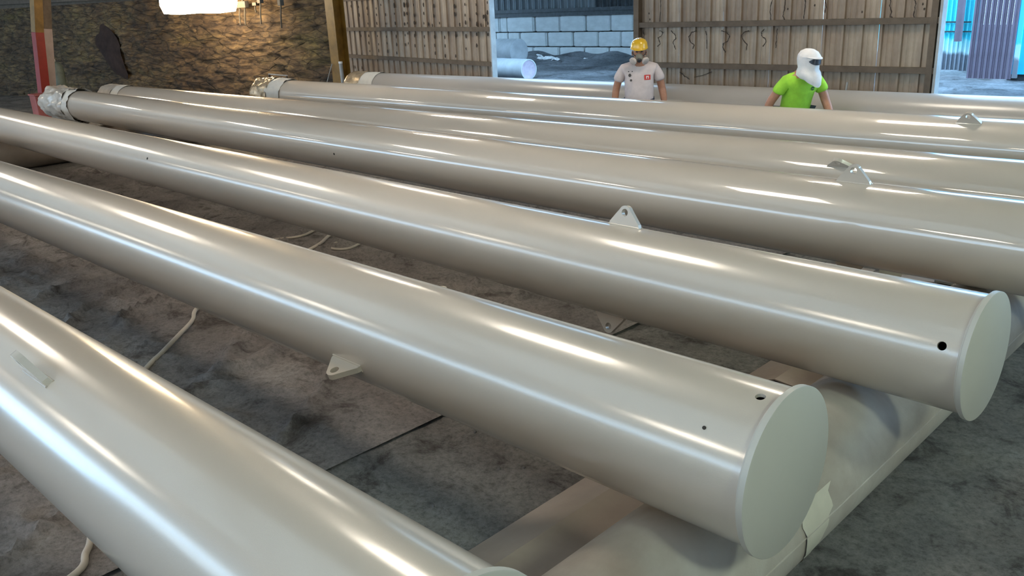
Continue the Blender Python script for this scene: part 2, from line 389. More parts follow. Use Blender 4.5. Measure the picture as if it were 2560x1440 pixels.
# ---- corrugated sheets hung on girts
def sheet_mesh(width, z0, z1, pitch=.333, tail=0):
    """one sheet, local x along the wall, y out of it (towards the hall), one tall rib and two low ones per pitch"""
    prof = []; n = max(1, round(width/pitch)); p = width/n
    for i in range(n):
        x = i*p
        prof += [(x, .004), (x+.015, .004), (x+.022, .030), (x+.045, .030), (x+.052, .0), (x+.11*p/.26, .0), (x+.125*p/.26, .007), (x+.14*p/.26, .0), (x+.185*p/.26, .0), (x+.2*p/.26, .007), (x+.215*p/.26, .0)]
    prof.append((width-.004, .0))
    b = MB(); zs = [z0+(z1-z0)*k/3 for k in range(4)]
    b.v = [(x, -y, z) for z in zs for x, y in prof]; n = len(prof)
    b.f = [[j*n+i, j*n+i+1, (j+1)*n+i+1, (j+1)*n+i] for j in range(3) for i in range(n-1)]
    return b
def hang(parent, length, nsheets, z0, z1, m, name='metal_sheet'):
    w_ = length/nsheets; src = None
    for i in range(nsheets):
        x = i*w_
        if src is None:
            src = sheet_mesh(w_, z0, z1, .26).build(name, m, parent); src.location = (x, 0, 0)
            md = src.modifiers.new('thick', 'SOLIDIFY'); md.thickness = .002
        else: 
            c = link_copy(src, parent, (x, .004*(i % 2)-.002, 0)); c.rotation_euler = (random.uniform(-.004, .004), 0, 0)
def panel_root(name, p0, p1):
    a = U(p0[0], p0[1], -FZ); c = U(p1[0], p1[1], -FZ); d = c-a
    o = empty(name, a, rz=math.atan2(d.y, d.x)); o['kind'] = 'structure'; return o, d.length
# left sliding door panel
dl, LL = panel_root('door_1', (-65.3, 45.3), (-42.5, 41.2))
zu, zl = (FZ-1.87)*S, (FZ-4.11)*S
hang(dl, LL, 8, .05, (FZ+6.2)*S, M['tin'])
for k, z in enumerate((zu, zl, zl-2.3*S, zu+2.4*S, .12)):
    MB().box((LL/2, -.052, z), (LL, .05, .075)).build('girt', M['girt'], dl)
MB().box((LL+.01, -.02, (FZ+6.2)*S/2), (.035, .10, (FZ+6.2)*S)).build('edge_trim', M['trim'], dl, label='grey-blue metal door edge')
# right sliding door panel
dr, LR = panel_root('door_2', (-30.5, 41.0), (-14.2, 41.0))
hang(dr, LR, 6, .05, (FZ+6.2)*S, M['tin'])
for z in ((FZ-1.76)*S, (FZ-3.9)*S, (FZ-6.1)*S, (FZ+.5)*S, .12):
    MB().box((LR/2, -.055, z), (LR, .055, .07)).build('girt', M['girt'], dr)
for x, mm, wd in ((.02, M['girt'], .09), (LR+.01, M['trim'], .03), (LR-.06, M['girt'], .07)):
    MB().box((x, -.03, (FZ+6.2)*S/2), (wd, .13, (FZ+6.2)*S)).build('edge_trim', mm, dr)
MB().bar((LR*.755, -.085, .7), (LR*.762, -.085, 1.05), .012, .02).build('latch_bar', M['trim'], dr)
# scorch marks: dots on the left panel, crooked lines on the right one
def on_panel(root, u, v, off):
    mw = Matrix.Translation(root.location) @ Matrix.Rotation(root.rotation_euler.z, 4, 'Z'); inv = mw.inverted()
    o0 = inv @ U(0, 0, 0); d = inv.to_3x3() @ ray(u, v); t = (-off-o0.y)/d.y; p = o0+d*t; return p
def dots(root, pts):
    b = MB()
    for u, v, r in pts:
        p = on_panel(root, u, v, .034); n = 9
        ring = [(p.x+(r*(1+.25*random.uniform(-1, 1)))*math.cos(2*PI*k/n)*.8, p.y+.0, p.z+r*1.25*(1+.2*random.uniform(-1, 1))*math.sin(2*PI*k/n)) for k in range(n)]
        b.add(ring+[(x, y+.003, z) for x, y, z in ring], [list(range(n)), [n+k for k in range(n)][::-1]]+[[k, (k+1) % n, n+(k+1) % n, n+k] for k in range(n)])
    b.build('scorch_marks', M['scorch'], root, kind='stuff')
def c8(x, y): return (840+x/6.4, y/6.4)
dd = [(240, 100), (360, 110), (495, 130), (640, 135), (715, 80), (930, 90), (1085, 75), (1130, 80), (1240, 80), (1398, 80), (1563, 95), (1895, 100), (2060, 72), (2240, 75), (2420, 40),
      (370, 238), (505, 232), (648, 236), (790, 236), (935, 218), (1090, 220), (1135, 215), (1248, 238), (1403, 212), (1565, 250), (1898, 228), (2063, 243), (2243, 216), (2423, 203), (2385, 262), (2355, 265),
      (510, 376), (652, 374), (797, 380), (948, 374), (1097, 385), (1142, 370), (1250, 366), (1405, 375), (1480, 385), (1655, 370), (1540, 405), (1980, 395), (2072, 360), (2140, 312), (2390, 312), (2428, 370), (2250, 385), (2320, 400),
      (400, 572), (522, 573), (663, 576), (808, 587), (962, 583), (1105, 563), (1147, 536), (1257, 568), (1412, 588), (1575, 590), (1738, 597), (1910, 568), (2080, 580), (2248, 545), (2430, 552),
      (526, 687), (680, 708), (816, 692), (970, 712), (1108, 715), (1155, 692), (1263, 730), (1418, 735), (1578, 726), (1745, 735), (2080, 780), (2250, 730),
      (540, 815), (682, 812), (828, 822), (972, 850), (1588, 852), (1748, 893), (1915, 895), (285, 1070), (415, 1085)]
dots(dl, [(*c8(x, y), random.choice((.020, .026, .030))*(1.3 if x in (1085, 1090, 930, 1895, 1130, 1135) else 1)) for x, y in dd])
def squig(root, lines):
    b = MB()
    for pts in lines:
        q = [on_panel(root, u, v, .036) for u, v in pts]; seg = []
        for a, c in zip(q[:-1], q[1:]):
            for k in range(4):
                seg.append(a.lerp(c, k/4)+Vector((random.uniform(-.006, .006), 0, random.uniform(-.004, .004))))
        seg.append(q[-1]); w_ = .006
        for a, c in zip(seg[:-1], seg[1:]):
            d = (c-a).normalized(); nn = Vector((-d.z, 0, d.x))*w_*random.uniform(.5, 1.2)
            b.add([a-nn, a+nn, c+nn, c-nn, a-nn+Vector((0, .003, 0)), a+nn+Vector((0, .003, 0)), c+nn+Vector((0, .003, 0)), c-nn+Vector((0, .003, 0))],
                  [[0, 1, 2, 3], [7, 6, 5, 4], [0, 4, 5, 1], [1, 5, 6, 2], [2, 6, 7, 3], [3, 7, 4, 0]])
    b.build('scorch_lines', M['scorch'], root, kind='stuff')
def c3(*p): return [(1600+x/2.667, y/2.667) for x, y in p]
squig(dr, [c3((135, 0), (140, 60), (132, 145)), c3((880, 0), (868, 60), (872, 140)), c3((970, 0), (962, 60), (952, 110), (965, 135)), c3((1103, 0), (1098, 60), (1092, 125)),
           c3((1235, 0), (1240, 50), (1232, 85)), c3((1672, 0), (1665, 40), (1675, 80), (1668, 110), (1695, 128)), c3((1830, 0), (1838, 30), (1825, 90), (1830, 125), (1870, 125)), c3((2003, 0), (1995, 60), (1993, 130)),
           c3((130, 205), (152, 215), (140, 240), (122, 250)), c3((205, 205), (232, 230), (238, 255), (220, 280), (238, 330)), c3((380, 205), (345, 215), (325, 245), (335, 280), (360, 300), (350, 325)),
           c3((440, 205), (445, 325)), c3((540, 205), (575, 215), (598, 240), (585, 275), (555, 290), (552, 315), (570, 350)), c3((725, 205), (690, 215), (675, 240), (690, 270), (715, 300), (708, 335)),
           c3((830, 195), (808, 215), (810, 240), (835, 260), (838, 285), (818, 310)), c3((915, 190), (910, 260), (905, 320)), c3((265, 480), (300, 510), (330, 530)), c3((480, 480), (420, 500), (360, 515)),
           c3((20, 200), (28, 240)), c3((120, 250), (135, 290), (115, 310))])
dots(dr, [(1600+x/2.667, y/2.667, .012) for x, y in ((60, 90), (65, 130), (1885, 28), (1895, 60), (1390, 130), (1430, 130), (1165, 35), (1480, 80), (985, 60))])

# steel posts
def post(name, label, px, Y, dx, zt, w_, m1, m2=None, lean=0, zc=None, cat='column', mb=None):
    o = empty(name, U(px, Y, -FZ), label, cat)
    h = (FZ+zt)*S; k = (FZ+(zc if zc is not None else zt))*S
    def seg(z0, z1, mm, nm):
        b = MB(); off = lambda z: lean*S*(z/h)
        for sy in (-1, 1): b.bar((off(z0), sy*w_*.42, z0), (off(z1), sy*w_*.42, z1), w_, .02, up=(0, 1, 0))
        b.bar((off(z0), 0, z0), (off(z1), 0, z1), .02, w_*.84, up=(0, 1, 0)); b.build(nm, mm, o)
    seg(0, k, m1, 'lower_flange'); 
    if k < h: seg(k, h, m2, 'upper_flange')
    MB().box((0, 0, .012), (w_*1.5, w_*1.5, .024)).build('base_plate', mb or m1, o)
    return o
post('yellow_column', 'tall chipped yellow steel column between the crusted wall and the spotted door', -61.6, 42.0, 0, CZ, 1.15*S, M['yellow'], cat='column')
# red-and-yellow column with its pale neighbour, far left
d1 = ray(115, 300); k = 95/math.hypot(d1.x, d1.y)
RX, RY = d1.x*k, d1.y*k
pr_ = empty('striped_column', U(RX, RY, -FZ), 'steel column painted red below and yellow above, pale pink side, far left', 'column')
def colpart(name, px0, px1, v0, v1, m, off=0.0, w_=.30):
    pts = []
    for u, v in ((px0, v0), (px1, v1)):
        d = ray(u, v); t = (95+off)/math.hypot(d.x, d.y); pts.append(U(d.x*t, d.y*t, d.z*t)-U(RX, RY, -FZ))
    return MB().bar(pts[0], pts[1], w_, .22, up=(-.25, .97, 0)).build(name, m, pr_)
colpart('red_side', 117, 94, 292, 81, M['red'], 0, .17)
colpart('yellow_side', 94, 78, 81, -260, M['yellow'], 0, .17)
colpart('pale_side', 131, 114, 300, 72, M['pinkish'], .5, .19)
colpart('pale_side', 114, 98, 72, -260, M['girt'], .5, .19)
b = MB(); 
d2 = ray(113, 283); t = 92/math.hypot(d2.x, d2.y)
rb = empty('red_crate', U(d2.x*t, d2.y*t, -FZ), 'faded red box standing at the foot of the striped column', 'box')
MB().box((0, 0, .27), (.42, .42, .54)).build('body', M['redbox'], rb, bevel=.02)
MB().box((0, 0, .555), (.46, .46, .04)).build('lid', M['redbox'], rb, bevel=.01)
# gas bottle with a domed top beside the column
d2 = ray(147, 205); t = 101/math.hypot(d2.x, d2.y)
gb = empty('gas_bottle', U(d2.x*t, d2.y*t, -FZ), 'grey-green round-shouldered bottle standing against the crusted wall', 'gas bottle')
prof = [(.0, .0), (.16, .0), (.18, .03), (.18, 1.0), (.165, 1.09), (.12, 1.16), (.05, 1.19), (.0, 1.2)]
b = MB(); n = 20; b.v = [(r*math.cos(2*PI*k/n), r*math.sin(2*PI*k/n), z) for r, z in prof for k in range(n)]
b.f = [[j*n+k, j*n+(k+1) % n, (j+1)*n+(k+1) % n, (j+1)*n+k] for j in range(len(prof)-1) for k in range(n)]
b.build('bottle_body', M['bottle'], gb, smooth=True)
MB().tube([(0, 0, 1.18), (0, 0, 1.26)], .03, 10).build('valve', M['trim'], gb, smooth=True)
# white conduit and brace at the yellow column
p0 = at(861, 235, 41.2); p1 = at(851, 155, 41.2)
c_ = empty('white_conduit', U(p0.x, p0.y, -FZ), 'short white plastic pipe leaning upright beside the yellow column', 'pipe')
MB().tube([(0.02, 0, 0), U(*p0)-c_.location, U(*p1)-c_.location], .038, 12).build('pipe_body', M['trim'], c_, smooth=True)
MB().tube([U(*p1)-c_.location-Vector((0, 0, .03)), U(*p1)-c_.location+Vector((0, 0, .01))], .043, 12).build('pipe_rim', M['debris'], c_, smooth=True)
p1 = at(830, 160, 41.3); p0 = at(806, 215, 41.3)
rd = U(p0.x-1.0, 41.3, -FZ)
c_ = MB().tube([(0, 0, 0), U(*p1)-rd], .010, 8).build('leaning_rod', M['trim'], smooth=True, label='thin pale rod leaning against the yellow column', cat='rod'); c_.location = rd
# thin sawhorse rail behind the silver-wrapped tip
p0 = at(672, 185, 36.0); p1 = at(718, 189, 36.0); q0 = U(*p0); q1 = U(*p1)
sr = empty('trestle', Vector((q0.x, q0.y, 0)), 'thin pale trestle with a narrow top bar behind the silver-wrapped pole tip', 'trestle')
MB().bar(q0-sr.location, q1-sr.location, .03, .02).build('top_bar', M['wrap'], sr)
for q in (q0.lerp(q1, .03), q0.lerp(q1, .97)):
    for s_ in (-1, 1):
        MB().bar(q-sr.location, Vector((q.x, q.y+s_*.25, 0))-sr.location, .02, .02).build('leg', M['girt'], sr)
# electrical boxes with hanging conduits on the crusted wall
def jbox(u0, u1, v0, v1, tails, label, grp='junction boxes on the crusted wall'):
    def wp(u, v, out):
        d = ray(u, v); n3 = Vector((WN.x, WN.y, 0)); a = Vector((WA.x, WA.y, 0))+n3*out
        t = a.dot(n3)/d.dot(n3); return U(*(d*t))
    c = wp((u0+u1)/2, (v0+v1)/2, 1.1); e = wp(u1, v1, 1.1)-wp(u0, v0, 1.1); rz = math.atan2(WD.y, WD.x)
    o = empty('junction_box', c, label, 'electrical box', grp); R = Matrix.Rotation(rz, 3, 'Z')
    MB().box((0, 0, 0), (abs(Vector((e.x, e.y)).length), .12, abs(e.z)), R).build('box_body', M['white_box'], o, bevel=.01)
    for u, vb, vt in tails:
        MB().tube([wp(u, vt, 1.05)-c, wp(u, (vt+vb)/2, 1.0)-c, wp(u+2, vb, .9)-c], .018, 8).build('conduit', M['white_box'], o, smooth=True)
jbox(588, 618, 4, 19, [(599, 62, 19), (612, 62, 19), (592, -40, 4), (606, -40, 4)], 'pale electrical box with two conduits, just right of the big lamp')
jbox(634, 645, 6, 14, [(638, 30, 14)], 'small dim electrical box, second to the right of the big lamp')
jbox(646, 655, -2, 8, [(651, 60, 8)], 'dim electrical box on dark conduit, third to the right of the big lamp')
jbox(697, 706, 0, 14, [(702, 70, 14)], 'dim electrical box above a dark streak, nearest the yellow column')

# ---- the block wall in the yard
YB = 95.5
def px_x(u, v): return at(u, v, YB).x
wb = empty('wall_yard', U(-85, YB, -FZ)); wb['kind'] = 'structure'
rows = [(-2.70, -4.80, [-104.5, -98.3+1.2, -95.57, -89.88, -84.89, -80.24, -75.89, -72.01, -67.6, -63, -58.5]),
        (-4.93, -6.85, [-104, -98.05, -95.46, -92.93, -87.45, -82.64, -78.0, -74.01, -69.8, -65.2, -60.7]),
        (-6.98, -FZ-.3, [-100.5, -95.3, -90.25, -85.15, -80.48, -76.21, -71.9, -67.6, -63.1])]
unit = None
for zt, zb, xs_ in rows:
    for a, c in zip(xs_[:-1], xs_[1:]):
        wdt = (c-a-.16)*S; hh = (zt-zb)*S
        if unit is None:
            unit = MB().box((0, 0, 0), (1, 1, 1)).build('concrete_block', M['block'], wb)
            bm = bmesh.new(); bm.from_mesh(unit.data); bmesh.ops.bevel(bm, geom=bm.edges[:], offset=.045, segments=2, affect='EDGES'); bm.to_mesh(unit.data); bm.free(); blk = unit
        else: blk = link_copy(unit, wb)
        blk.location = U((a+c)/2, YB+1.2+random.uniform(-.12, .12), (zt+zb)/2)-wb.location
        blk.scale = (wdt, 2.3*S, hh); blk.rotation_euler = (0, random.uniform(-.006, .006), random.uniform(-.012, .012))
MB().box(U(-82, YB+1.6, -5.8)-wb.location, (50*S, .2, 5.6*S)).build('backing', M['dark_steel'], wb)
# dark beam and ribbed cladding above it
cl = empty('wall_cladding', U(-85, YB, -1.6)); cl['kind'] = 'structure'
MB().box(U(-80, YB+.6, -2.2)-cl.location, (54*S, .35, 1.0*S)).build('beam', M['dark_steel'], cl)
MB().box(U(-80, YB+.3, -1.9)-cl.location, (54*S, .25, .12)).build('ledge', M['dark_steel'], cl)
src = None; n = 0
x = -105.0
while x < -54:
    wd = 3.8*S
    if src is None:
        src = sheet_mesh(wd, 0, 13*S, .33).build('cladding_sheet', M['clad'], cl); oo = src
        for v in src.data.vertices: v.co.y *= 2.4
    else: oo = link_copy(src, cl)
    oo.location = U(x, YB+.2, -1.75)-cl.location; x += 3.8
    if x-3.8 > -79:
        if x-7.6 <= -79: dk = src.copy(); dk.data = src.data.copy(); dk.data.materials.clear(); dk.data.materials.append(M['dark_steel']); sc.collection.objects.link(dk); dkl = oo.location.copy(); bpy.data.objects.remove(oo); dk.location = dkl
        else: dk2 = link_copy(dk, cl, oo.location.copy()); bpy.data.objects.remove(oo)
slab('trim_1', -106, -52, YB-2, YB+3, 11.3, 11.8, M['dark_steel'])
# lean-to roof over that part of the yard
slab('ceiling_2', -108, -50, 62, 98, 9.6, 10, M['roof'])

# ---- scrap pipes in the yard
def big_pipe(name, label, a, bb, r, m, wall=.05, closed=True, bulge=.15, capm=None):
    capm = capm or m
    a = Vector(a); bb = Vector(bb); o = empty(name, (a+bb)/2, label, 'pipe'); a = a-o.location; bb = bb-o.location
    d = (bb-a).normalized(); u_ = Vector((0, 0, 1)); v_ = d.cross(u_).normalized(); n = 40; b = MB(); w2 = MB()
    rings = [(a, r), (a.lerp(bb, .5), r), (bb, r), (bb, r-wall), (a, r-wall)]
    b.v = [tuple(p+v_*math.cos(2*PI*k/n)*q+u_*math.sin(2*PI*k/n)*q) for p, q in rings for k in range(n)]
    b.f = [[j*n+k, j*n+(k+1) % n, ((j+1) % 5)*n+(k+1) % n, ((j+1) % 5)*n+k] for j in range(5) for k in range(n)]
    b.build('pipe_shell', m, o, smooth=True)
    if closed:
        for e, sg in ((a, -1), (bb, 1)):
            w2 = MB(); w2.v = [tuple(e+d*sg*(bulge*(1-q*q))+v_*math.cos(2*PI*k/n)*(r-.004)*q+u_*math.sin(2*PI*k/n)*(r-.004)*q) for q in (1, .85, .6, .3, .001) for k in range(n)]
            w2.f = [[j*n+k, j*n+(k+1) % n, (j+1)*n+(k+1) % n, (j+1)*n+k] for j in range(4) for k in range(n)]
            w2.build('end_cap', capm, o, smooth=True)
    return o, d
zc_ = -6.82
o, d = big_pipe('large_steel_pipe', 'large pale closed steel drum lying in front of the block wall', U(-102, 85.2, zc_), U(-82.9, 85.0, zc_), 1.68*S, M['tank'], bulge=.10)
for sx in (-5, 6):
    MB().box(Vector((sx*S*1.3, 0, -1.68*S-.0)), (.3, .9, .05)).build('cradle', M['dark_steel'], o)
    MB().box(Vector((sx*S*1.3, 0, -1.72*S-.03)), (.2, .6, .08)).build('cradle', M['dark_steel'], o)
o, d = big_pipe('small_pipe', 'pale pipe lying on the dirt with its round lilac-tinted end towards the hall', U(-76.5, 71.0, -FZ+1.08), U(-66.7, 69.8, -FZ+1.08), 1.10*S, M['tank'], .03, bulge=-.05, capm=M['tank_in'])
for (u, v, s_, lb) in ((1344, 146, .42, 'largest crumpled white scrap, lying at the foot of the block wall, left of the pair'), (1352, 149, .25, 'small white scrap touching the right edge of the largest one by the block wall'),
        (1374, 150, .35, 'second largest white scrap at the foot of the block wall, a step to the right'), (1388, 152, .25, 'flat white scrap at the right end of the row of scraps by the block wall'),
        (1324, 140, .15, 'tiny white scrap just right of the steel drum, left end of the row'), (1465, 151, .14, 'lone tiny white scrap on the dirt, midway along the block wall')):
    d = ray(u, v); t = -FZ*.985/d.z; p = U(*(d*t)); b = MB(); n = 9
    p.z = max(.05, S*FZ+ (d*t).z*S)
    ring = [(math.cos(2*PI*k/n)*s_*random.uniform(.6, 1.1), math.sin(2*PI*k/n)*s_*.6*random.uniform(.6, 1.1), random.uniform(-.02, .05)) for k in range(n)]
    b.v = ring+[(x*.55, y*.5, z+s_*.35*random.uniform(.4, 1)) for x, y, z in ring]+[(0, 0, s_*.35)]
    b.f = [[k, (k+1) % n, n+(k+1) % n, n+k] for k in range(n)]+[[n+k, n+(k+1) % n, 2*n] for k in range(n)]
    o = b.build('paper_scrap', M['debris'], label=lb, cat='scrap', group='white scraps below the block wall'); o.location = p

# ---- turquoise shed outside at the right
sh = empty('wall_shed', U(-24, 86, -FZ)); sh['kind'] = 'structure'
ctr = sh.location
src = None; x = -35.5
while x < -26.6:
    wd = 1.5*S
    if src is None: src = sheet_mesh(wd, 0, 18*S, .10).build('shed_sheet', M['turq'], sh); oo = src
    else: oo = link_copy(src, sh)
    if oo is src:
        for v in src.data.vertices: v.co.y *= 2.2
    oo.location = U(x, 86, -8.1+random.uniform(-.1, .05))-ctr; x += 1.5
MB().tube([U(-27.9, 84.9, -5.5)-ctr, U(-28.05, 84.9, 12)-ctr], .085, 12).build('down_pipe', M['purple'], sh, smooth=True)
for v in (55, 79):
    a = at(2352, v, 85.6); c = at(2428, v, 85.6); MB().bar(U(*a)-ctr, U(*c)-ctr, .03, .03).build('cross_rail', M['dark_steel'], sh)
# leaning mauve sheets (a sliding door of narrow ribs)
dm = empty('door_3', U(-26.1, 82.6, -FZ)); dm['kind'] = 'structure'
src = None
for i in range(8):
    if src is None:
        src = sheet_mesh(.44*S, 0, 18*S, .114).build('door_board', M['purple'], dm); oo = src
        for v in src.data.vertices: v.co.y *= 1.6
    else: oo = link_copy(src, dm)
    oo.location = Vector((i*.44*S, 0, .02))
dmw = .44*8
# bright blue panels at the far right
bl = empty('wall_blue', U(-23.0, 84.5, -FZ)); bl['kind'] = 'structure'
src = None
for i in range(14):
    if src is None: src = MB().box((.25*S*2, 0, 9*S), (1.92*S, .05, 18*S)).build('blue_panel', M['blue'], bl); src.location = (0, 0, .32*S); oo = src
    else: oo = link_copy(src, bl, Vector((i*1.95*S, .02*(i % 2), .32*S)))
MB().box((13*S, .12, .08), (27*S, .1, .3)).build('plinth', M['dark_steel'], bl)
MB().box((.05, -.02, 9*S), (.10, .09, 18*S)).build('corner_trim', M['turq'], bl)

# ================================================================ THE POLES
NSEG = 96
def cyl_pt(x, th, r): return (x, math.cos(th)*r, math.sin(th)*r)
def shaft(R, L, holes, tip_closed=True):
    """tube along -X from 0; holes = [(x, theta, radius)] with real openings"""
    b = MB(); dth = 2*PI/NSEG; rows = [0.0]
    patches = []
    xs_ = set([0.0, -L])
    x = 0
    while x > -L: xs_.add(round(x, 5)); x -= .55
    for hx, th, hr in holes:
        j0 = round(th/dth)-2; q = 2*dth*R
        for k in range(-2, 3): xs_.add(round(hx+k*q/2, 5))
        patches.append((round(hx-q, 5), round(hx+q, 5), j0, th, hr, hx))
        xs_ = {x for x in xs_ if not (hx-q-.001 < x < hx+q+.001)} | {round(hx+k*q/2, 5) for k in range(-2, 3)}
    xs_ = sorted(xs_, reverse=True); n = NSEG
    for x in xs_:
        for k in range(n): b.v.append(cyl_pt(x, k*dth, R))
    skip = set()
    for x0, x1, j0, th, hr, hx in patches:
        ia = xs_.index(x1); ib = xs_.index(x0)
        for i in range(ia, ib):
            for j in range(j0, j0+4): skip.add((i, j % n))
        loop = [(ia, j0+k) for k in range(4)]+[(ia+k, j0+4) for k in range(4)]+[(ib, j0+4-k) for k in range(4)]+[(ib-k, j0) for k in range(4)]
        base = len(b.v); cth = (j0+2)*dth
        for i, j in loop:
            dx = xs_[i]-hx; da = (j*dth-cth)*R; l = math.hypot(dx, da); b.v.append(cyl_pt(hx+dx/l*hr, cth+da/l*hr/R, R))
        for i, j in loop:
            dx = xs_[i]-hx; da = (j*dth-cth)*R; l = math.hypot(dx, da); b.v.append(cyl_pt(hx+dx/l*hr, cth+da/l*hr/R, R-.012))
        m_ = len(loop)
        for k in range(m_):
            (i, j), (i2, j2) = loop[k], loop[(k+1) % m_]
            b.f.append([i*n+j % n, i2*n+j2 % n, base+(k+1) % m_, base+k])
            b.f.append([base+k, base+(k+1) % m_, base+m_+(k+1) % m_, base+m_+k])
    for i in range(len(xs_)-1):
        for j in range(n):
            if (i, j) in skip: continue
            b.f.append([i*n+j, i*n+(j+1) % n, (i+1)*n+(j+1) % n, (i+1)*n+j])
    e = (len(xs_)-1)*n; b.f.append([e+k for k in range(n)])
    return b
def disk(x0, x1, r, bev=.003, n=96):
    b = MB(); prof = [(x0, 0.0001), (x0, r-bev), (x0-(x0-x1)*.08, r), (x1+(x0-x1)*.08, r), (x1, r-bev), (x1, 0.0001)]
    b.v = [cyl_pt(x, 2*PI*k/n, q) for x, q in prof for k in range(n)]
    b.f = [[j*n+k, j*n+(k+1) % n, (j+1)*n+(k+1) % n, (j+1)*n+k] for j in range(len(prof)-1) for k in range(n)]
    return b
def bead(x, R, r):
    b = MB(); n, k2 = 96, 8
    b.v = [(x+r*math.cos(2*PI*j/k2)*1.3, math.cos(2*PI*i/n)*(R+r*math.sin(2*PI*j/k2)), math.sin(2*PI*i/n)*(R+r*math.sin(2*PI*j/k2))) for i in range(n) for j in range(k2)]
    b.f = [[i*k2+j, i*k2+(j+1) % k2, ((i+1) % n)*k2+(j+1) % k2, ((i+1) % n)*k2+j] for i in range(n) for j in range(k2)]
    return b
def lug(R, xc, elev, fl=1.0):
    """plate with an eye; elev in degrees above the camera side"""
    th = PI-math.radians(elev)   # theta with cos=y, sin=z
    rad = Vector((0, math.cos(th), math.sin(th))); ax = Vector((1, 0, 0)); nn = rad.cross(ax)
    bw, hh, rt, hr, t_ = .40*S*fl, .44*S*fl, .145*S*fl, .078*S*fl, .05*S
    hc = hh-rt
    outl = [(-bw, -.03), (bw, -.03), (bw, .012)]
    for k in range(13):
        a = math.radians(28+(180-56)*k/12); outl.append((rt*math.cos(a), hc+rt*math.sin(a)))
    outl.append((-bw, .012))
    N_ = 48; inner = []; outer = []
    for k in range(N_):
        a = 2*PI*k/N_+.001; dx, dy = math.cos(a), math.sin(a); best = 1e9
        for (x1, y1), (x2, y2) in zip(outl, outl[1:]+outl[:1]):
            ex, ey = x2-x1, y2-y1; den = dx*ey-dy*ex
            if abs(den) < 1e-9: continue
            t = ((x1)*ey-(y1-hc)*ex)/den; s_ = ((x1)*dy-(y1-hc)*dx)/den
            if t > 0 and -1e-6 <= s_ <= 1+1e-6: best = min(best, t)
        outer.append((dx*best, hc+dy*best)); inner.append((dx*hr, hc+dy*hr))
    b = MB()
    for side in (-1, 1):
        for p in inner+outer: b.v.append(tuple(ax*(xc+p[0])+rad*(R-.004+p[1])+nn*side*t_))
    n = N_
    for k in range(n):
        k2 = (k+1) % n
        b.f += [[k, k2, n+k2, n+k], [2*n+k, 3*n+k, 3*n+k2, 2*n+k2], [n+k, n+k2, 3*n+k2, 3*n+k], [k, 2*n+k, 2*n+k2, k2]]
    return b
def wrap_mesh(R, x0, x1, lump, close=True, seed=0, n=64, m_=22, neck=None):
    b = MB()
    for i in range(m_+1):
        t = i/m_; x = x0+(x1-x0)*t
        q = 1.0
        if close and t > .72: q = math.sqrt(max(0.0, 1-((t-.72)/.28)**2))*1.0
        for k in range(n):
            a = 2*PI*k/n; d = lump*(.5+fbm(math.cos(a)*2.2+seed, math.sin(a)*2.2, x*3.2+seed, 4)+.55*abs(fbm(math.cos(a)*5, math.sin(a)*5, x*8+seed, 3)))
            r = (R+.006+max(0, d))*q
            if neck and abs(x-neck) < .10: r -= (lump*.9)*(1-abs(x-neck)/.10)
            r = max(r, R+.004) if t < .7 else r
            b.v.append((x, math.cos(a)*max(r, .001), math.sin(a)*max(r, .001)))
    b.f = [[i*n+k, i*n+(k+1) % n, (i+1)*n+(k+1) % n, (i+1)*n+k] for i in range(m_) for k in range(n)]
    if close: b.f.append([m_*n+k for k in range(n)])
    return b
def make_pole(label, R_, y0, dy, xcap, xtip, m, holes=(), lugs=(), plate=True):
    R = R_*S; ox, oy = xcap, y0+dy*xcap
    o = empty('steel_pole', U(ox, oy, -5.5066), label, 'pole', 'painted steel poles laid side by side', rz=math.atan(dy))
    L = (xcap-xtip)*S*math.sqrt(1+dy*dy)
    hl = [((hx-xcap)*S, (PI-math.radians(e)) % (2*PI), hr*S) for hx, e, hr in holes]
    shaft(R, L, hl).build('shaft', m, o, smooth=True, angle=50)
    if plate:
        disk(.085*S, 0, (R_+.067)*S).build('end_plate', M['plate'], o, smooth=True, angle=35)
        bead(-.003, R, .006).build('weld_bead', M['plate'], o, smooth=True)
    for lx, e, fl in lugs:
        lg = lug(R, (lx-xcap)*S, e, fl).build('lifting_lug', m, o, bevel=.0)
        th = PI-math.radians(e); rad = Vector((0, math.cos(th), math.sin(th))); nn = rad.cross(Vector((1, 0, 0)))
        for s_ in (-1, 1):
            a = Vector(((lx-xcap)*S-.40*S*fl, 0, 0))+rad*(R+.001)+nn*s_*.055*S; c = a+Vector((.8*S*fl, 0, 0))
            MB().tube([a, c], .0045, 8).build('weld_bead', m, lg, smooth=True)
    return o, R
pA, RA = make_pole('cream pole nearest the camera, filling the lower left corner', 1.049, 3.666, .0182, -4.529, -62, M['paint'], lugs=[(-12.3, 62, 1.1), (-12.3, -118, 1)])
pB, RB = make_pole('cream pole second from the camera, vent hole by its big front end plate', 1.002, 8.593, .011, -4.238, -62, M['paint'], holes=[(-4.46, 78, .062)], lugs=[(-11.75, -17, 1), (-11.75, 163, 1)])
pC, RC = make_pole('cream pole third from the camera, upright lug and round black hole near its end', .95, 13.438, -.0201, -3.583, -66, M['paint'], holes=[(-3.87, 23, .068)], lugs=[(-10.6, 98, 1), (-10.75, -80, 1)])
pD, RD = make_pole('cream pole fourth from the camera with white plastic bunched on its left tip', .994, 19.771, -.0238, -3.2, -67.2, M['paint_far'], lugs=[(-8.5, 86, 1.05), (-8.5, -94, 1)])
pE, RE = make_pole('cream pole fifth from the camera with a clear-wrapped brownish left tip', 1.0, 24.467, .0015, -3.0, -64.9, M['paint_far'], lugs=[(-10.5, 35, 1), (-10.5, -145, 1)])
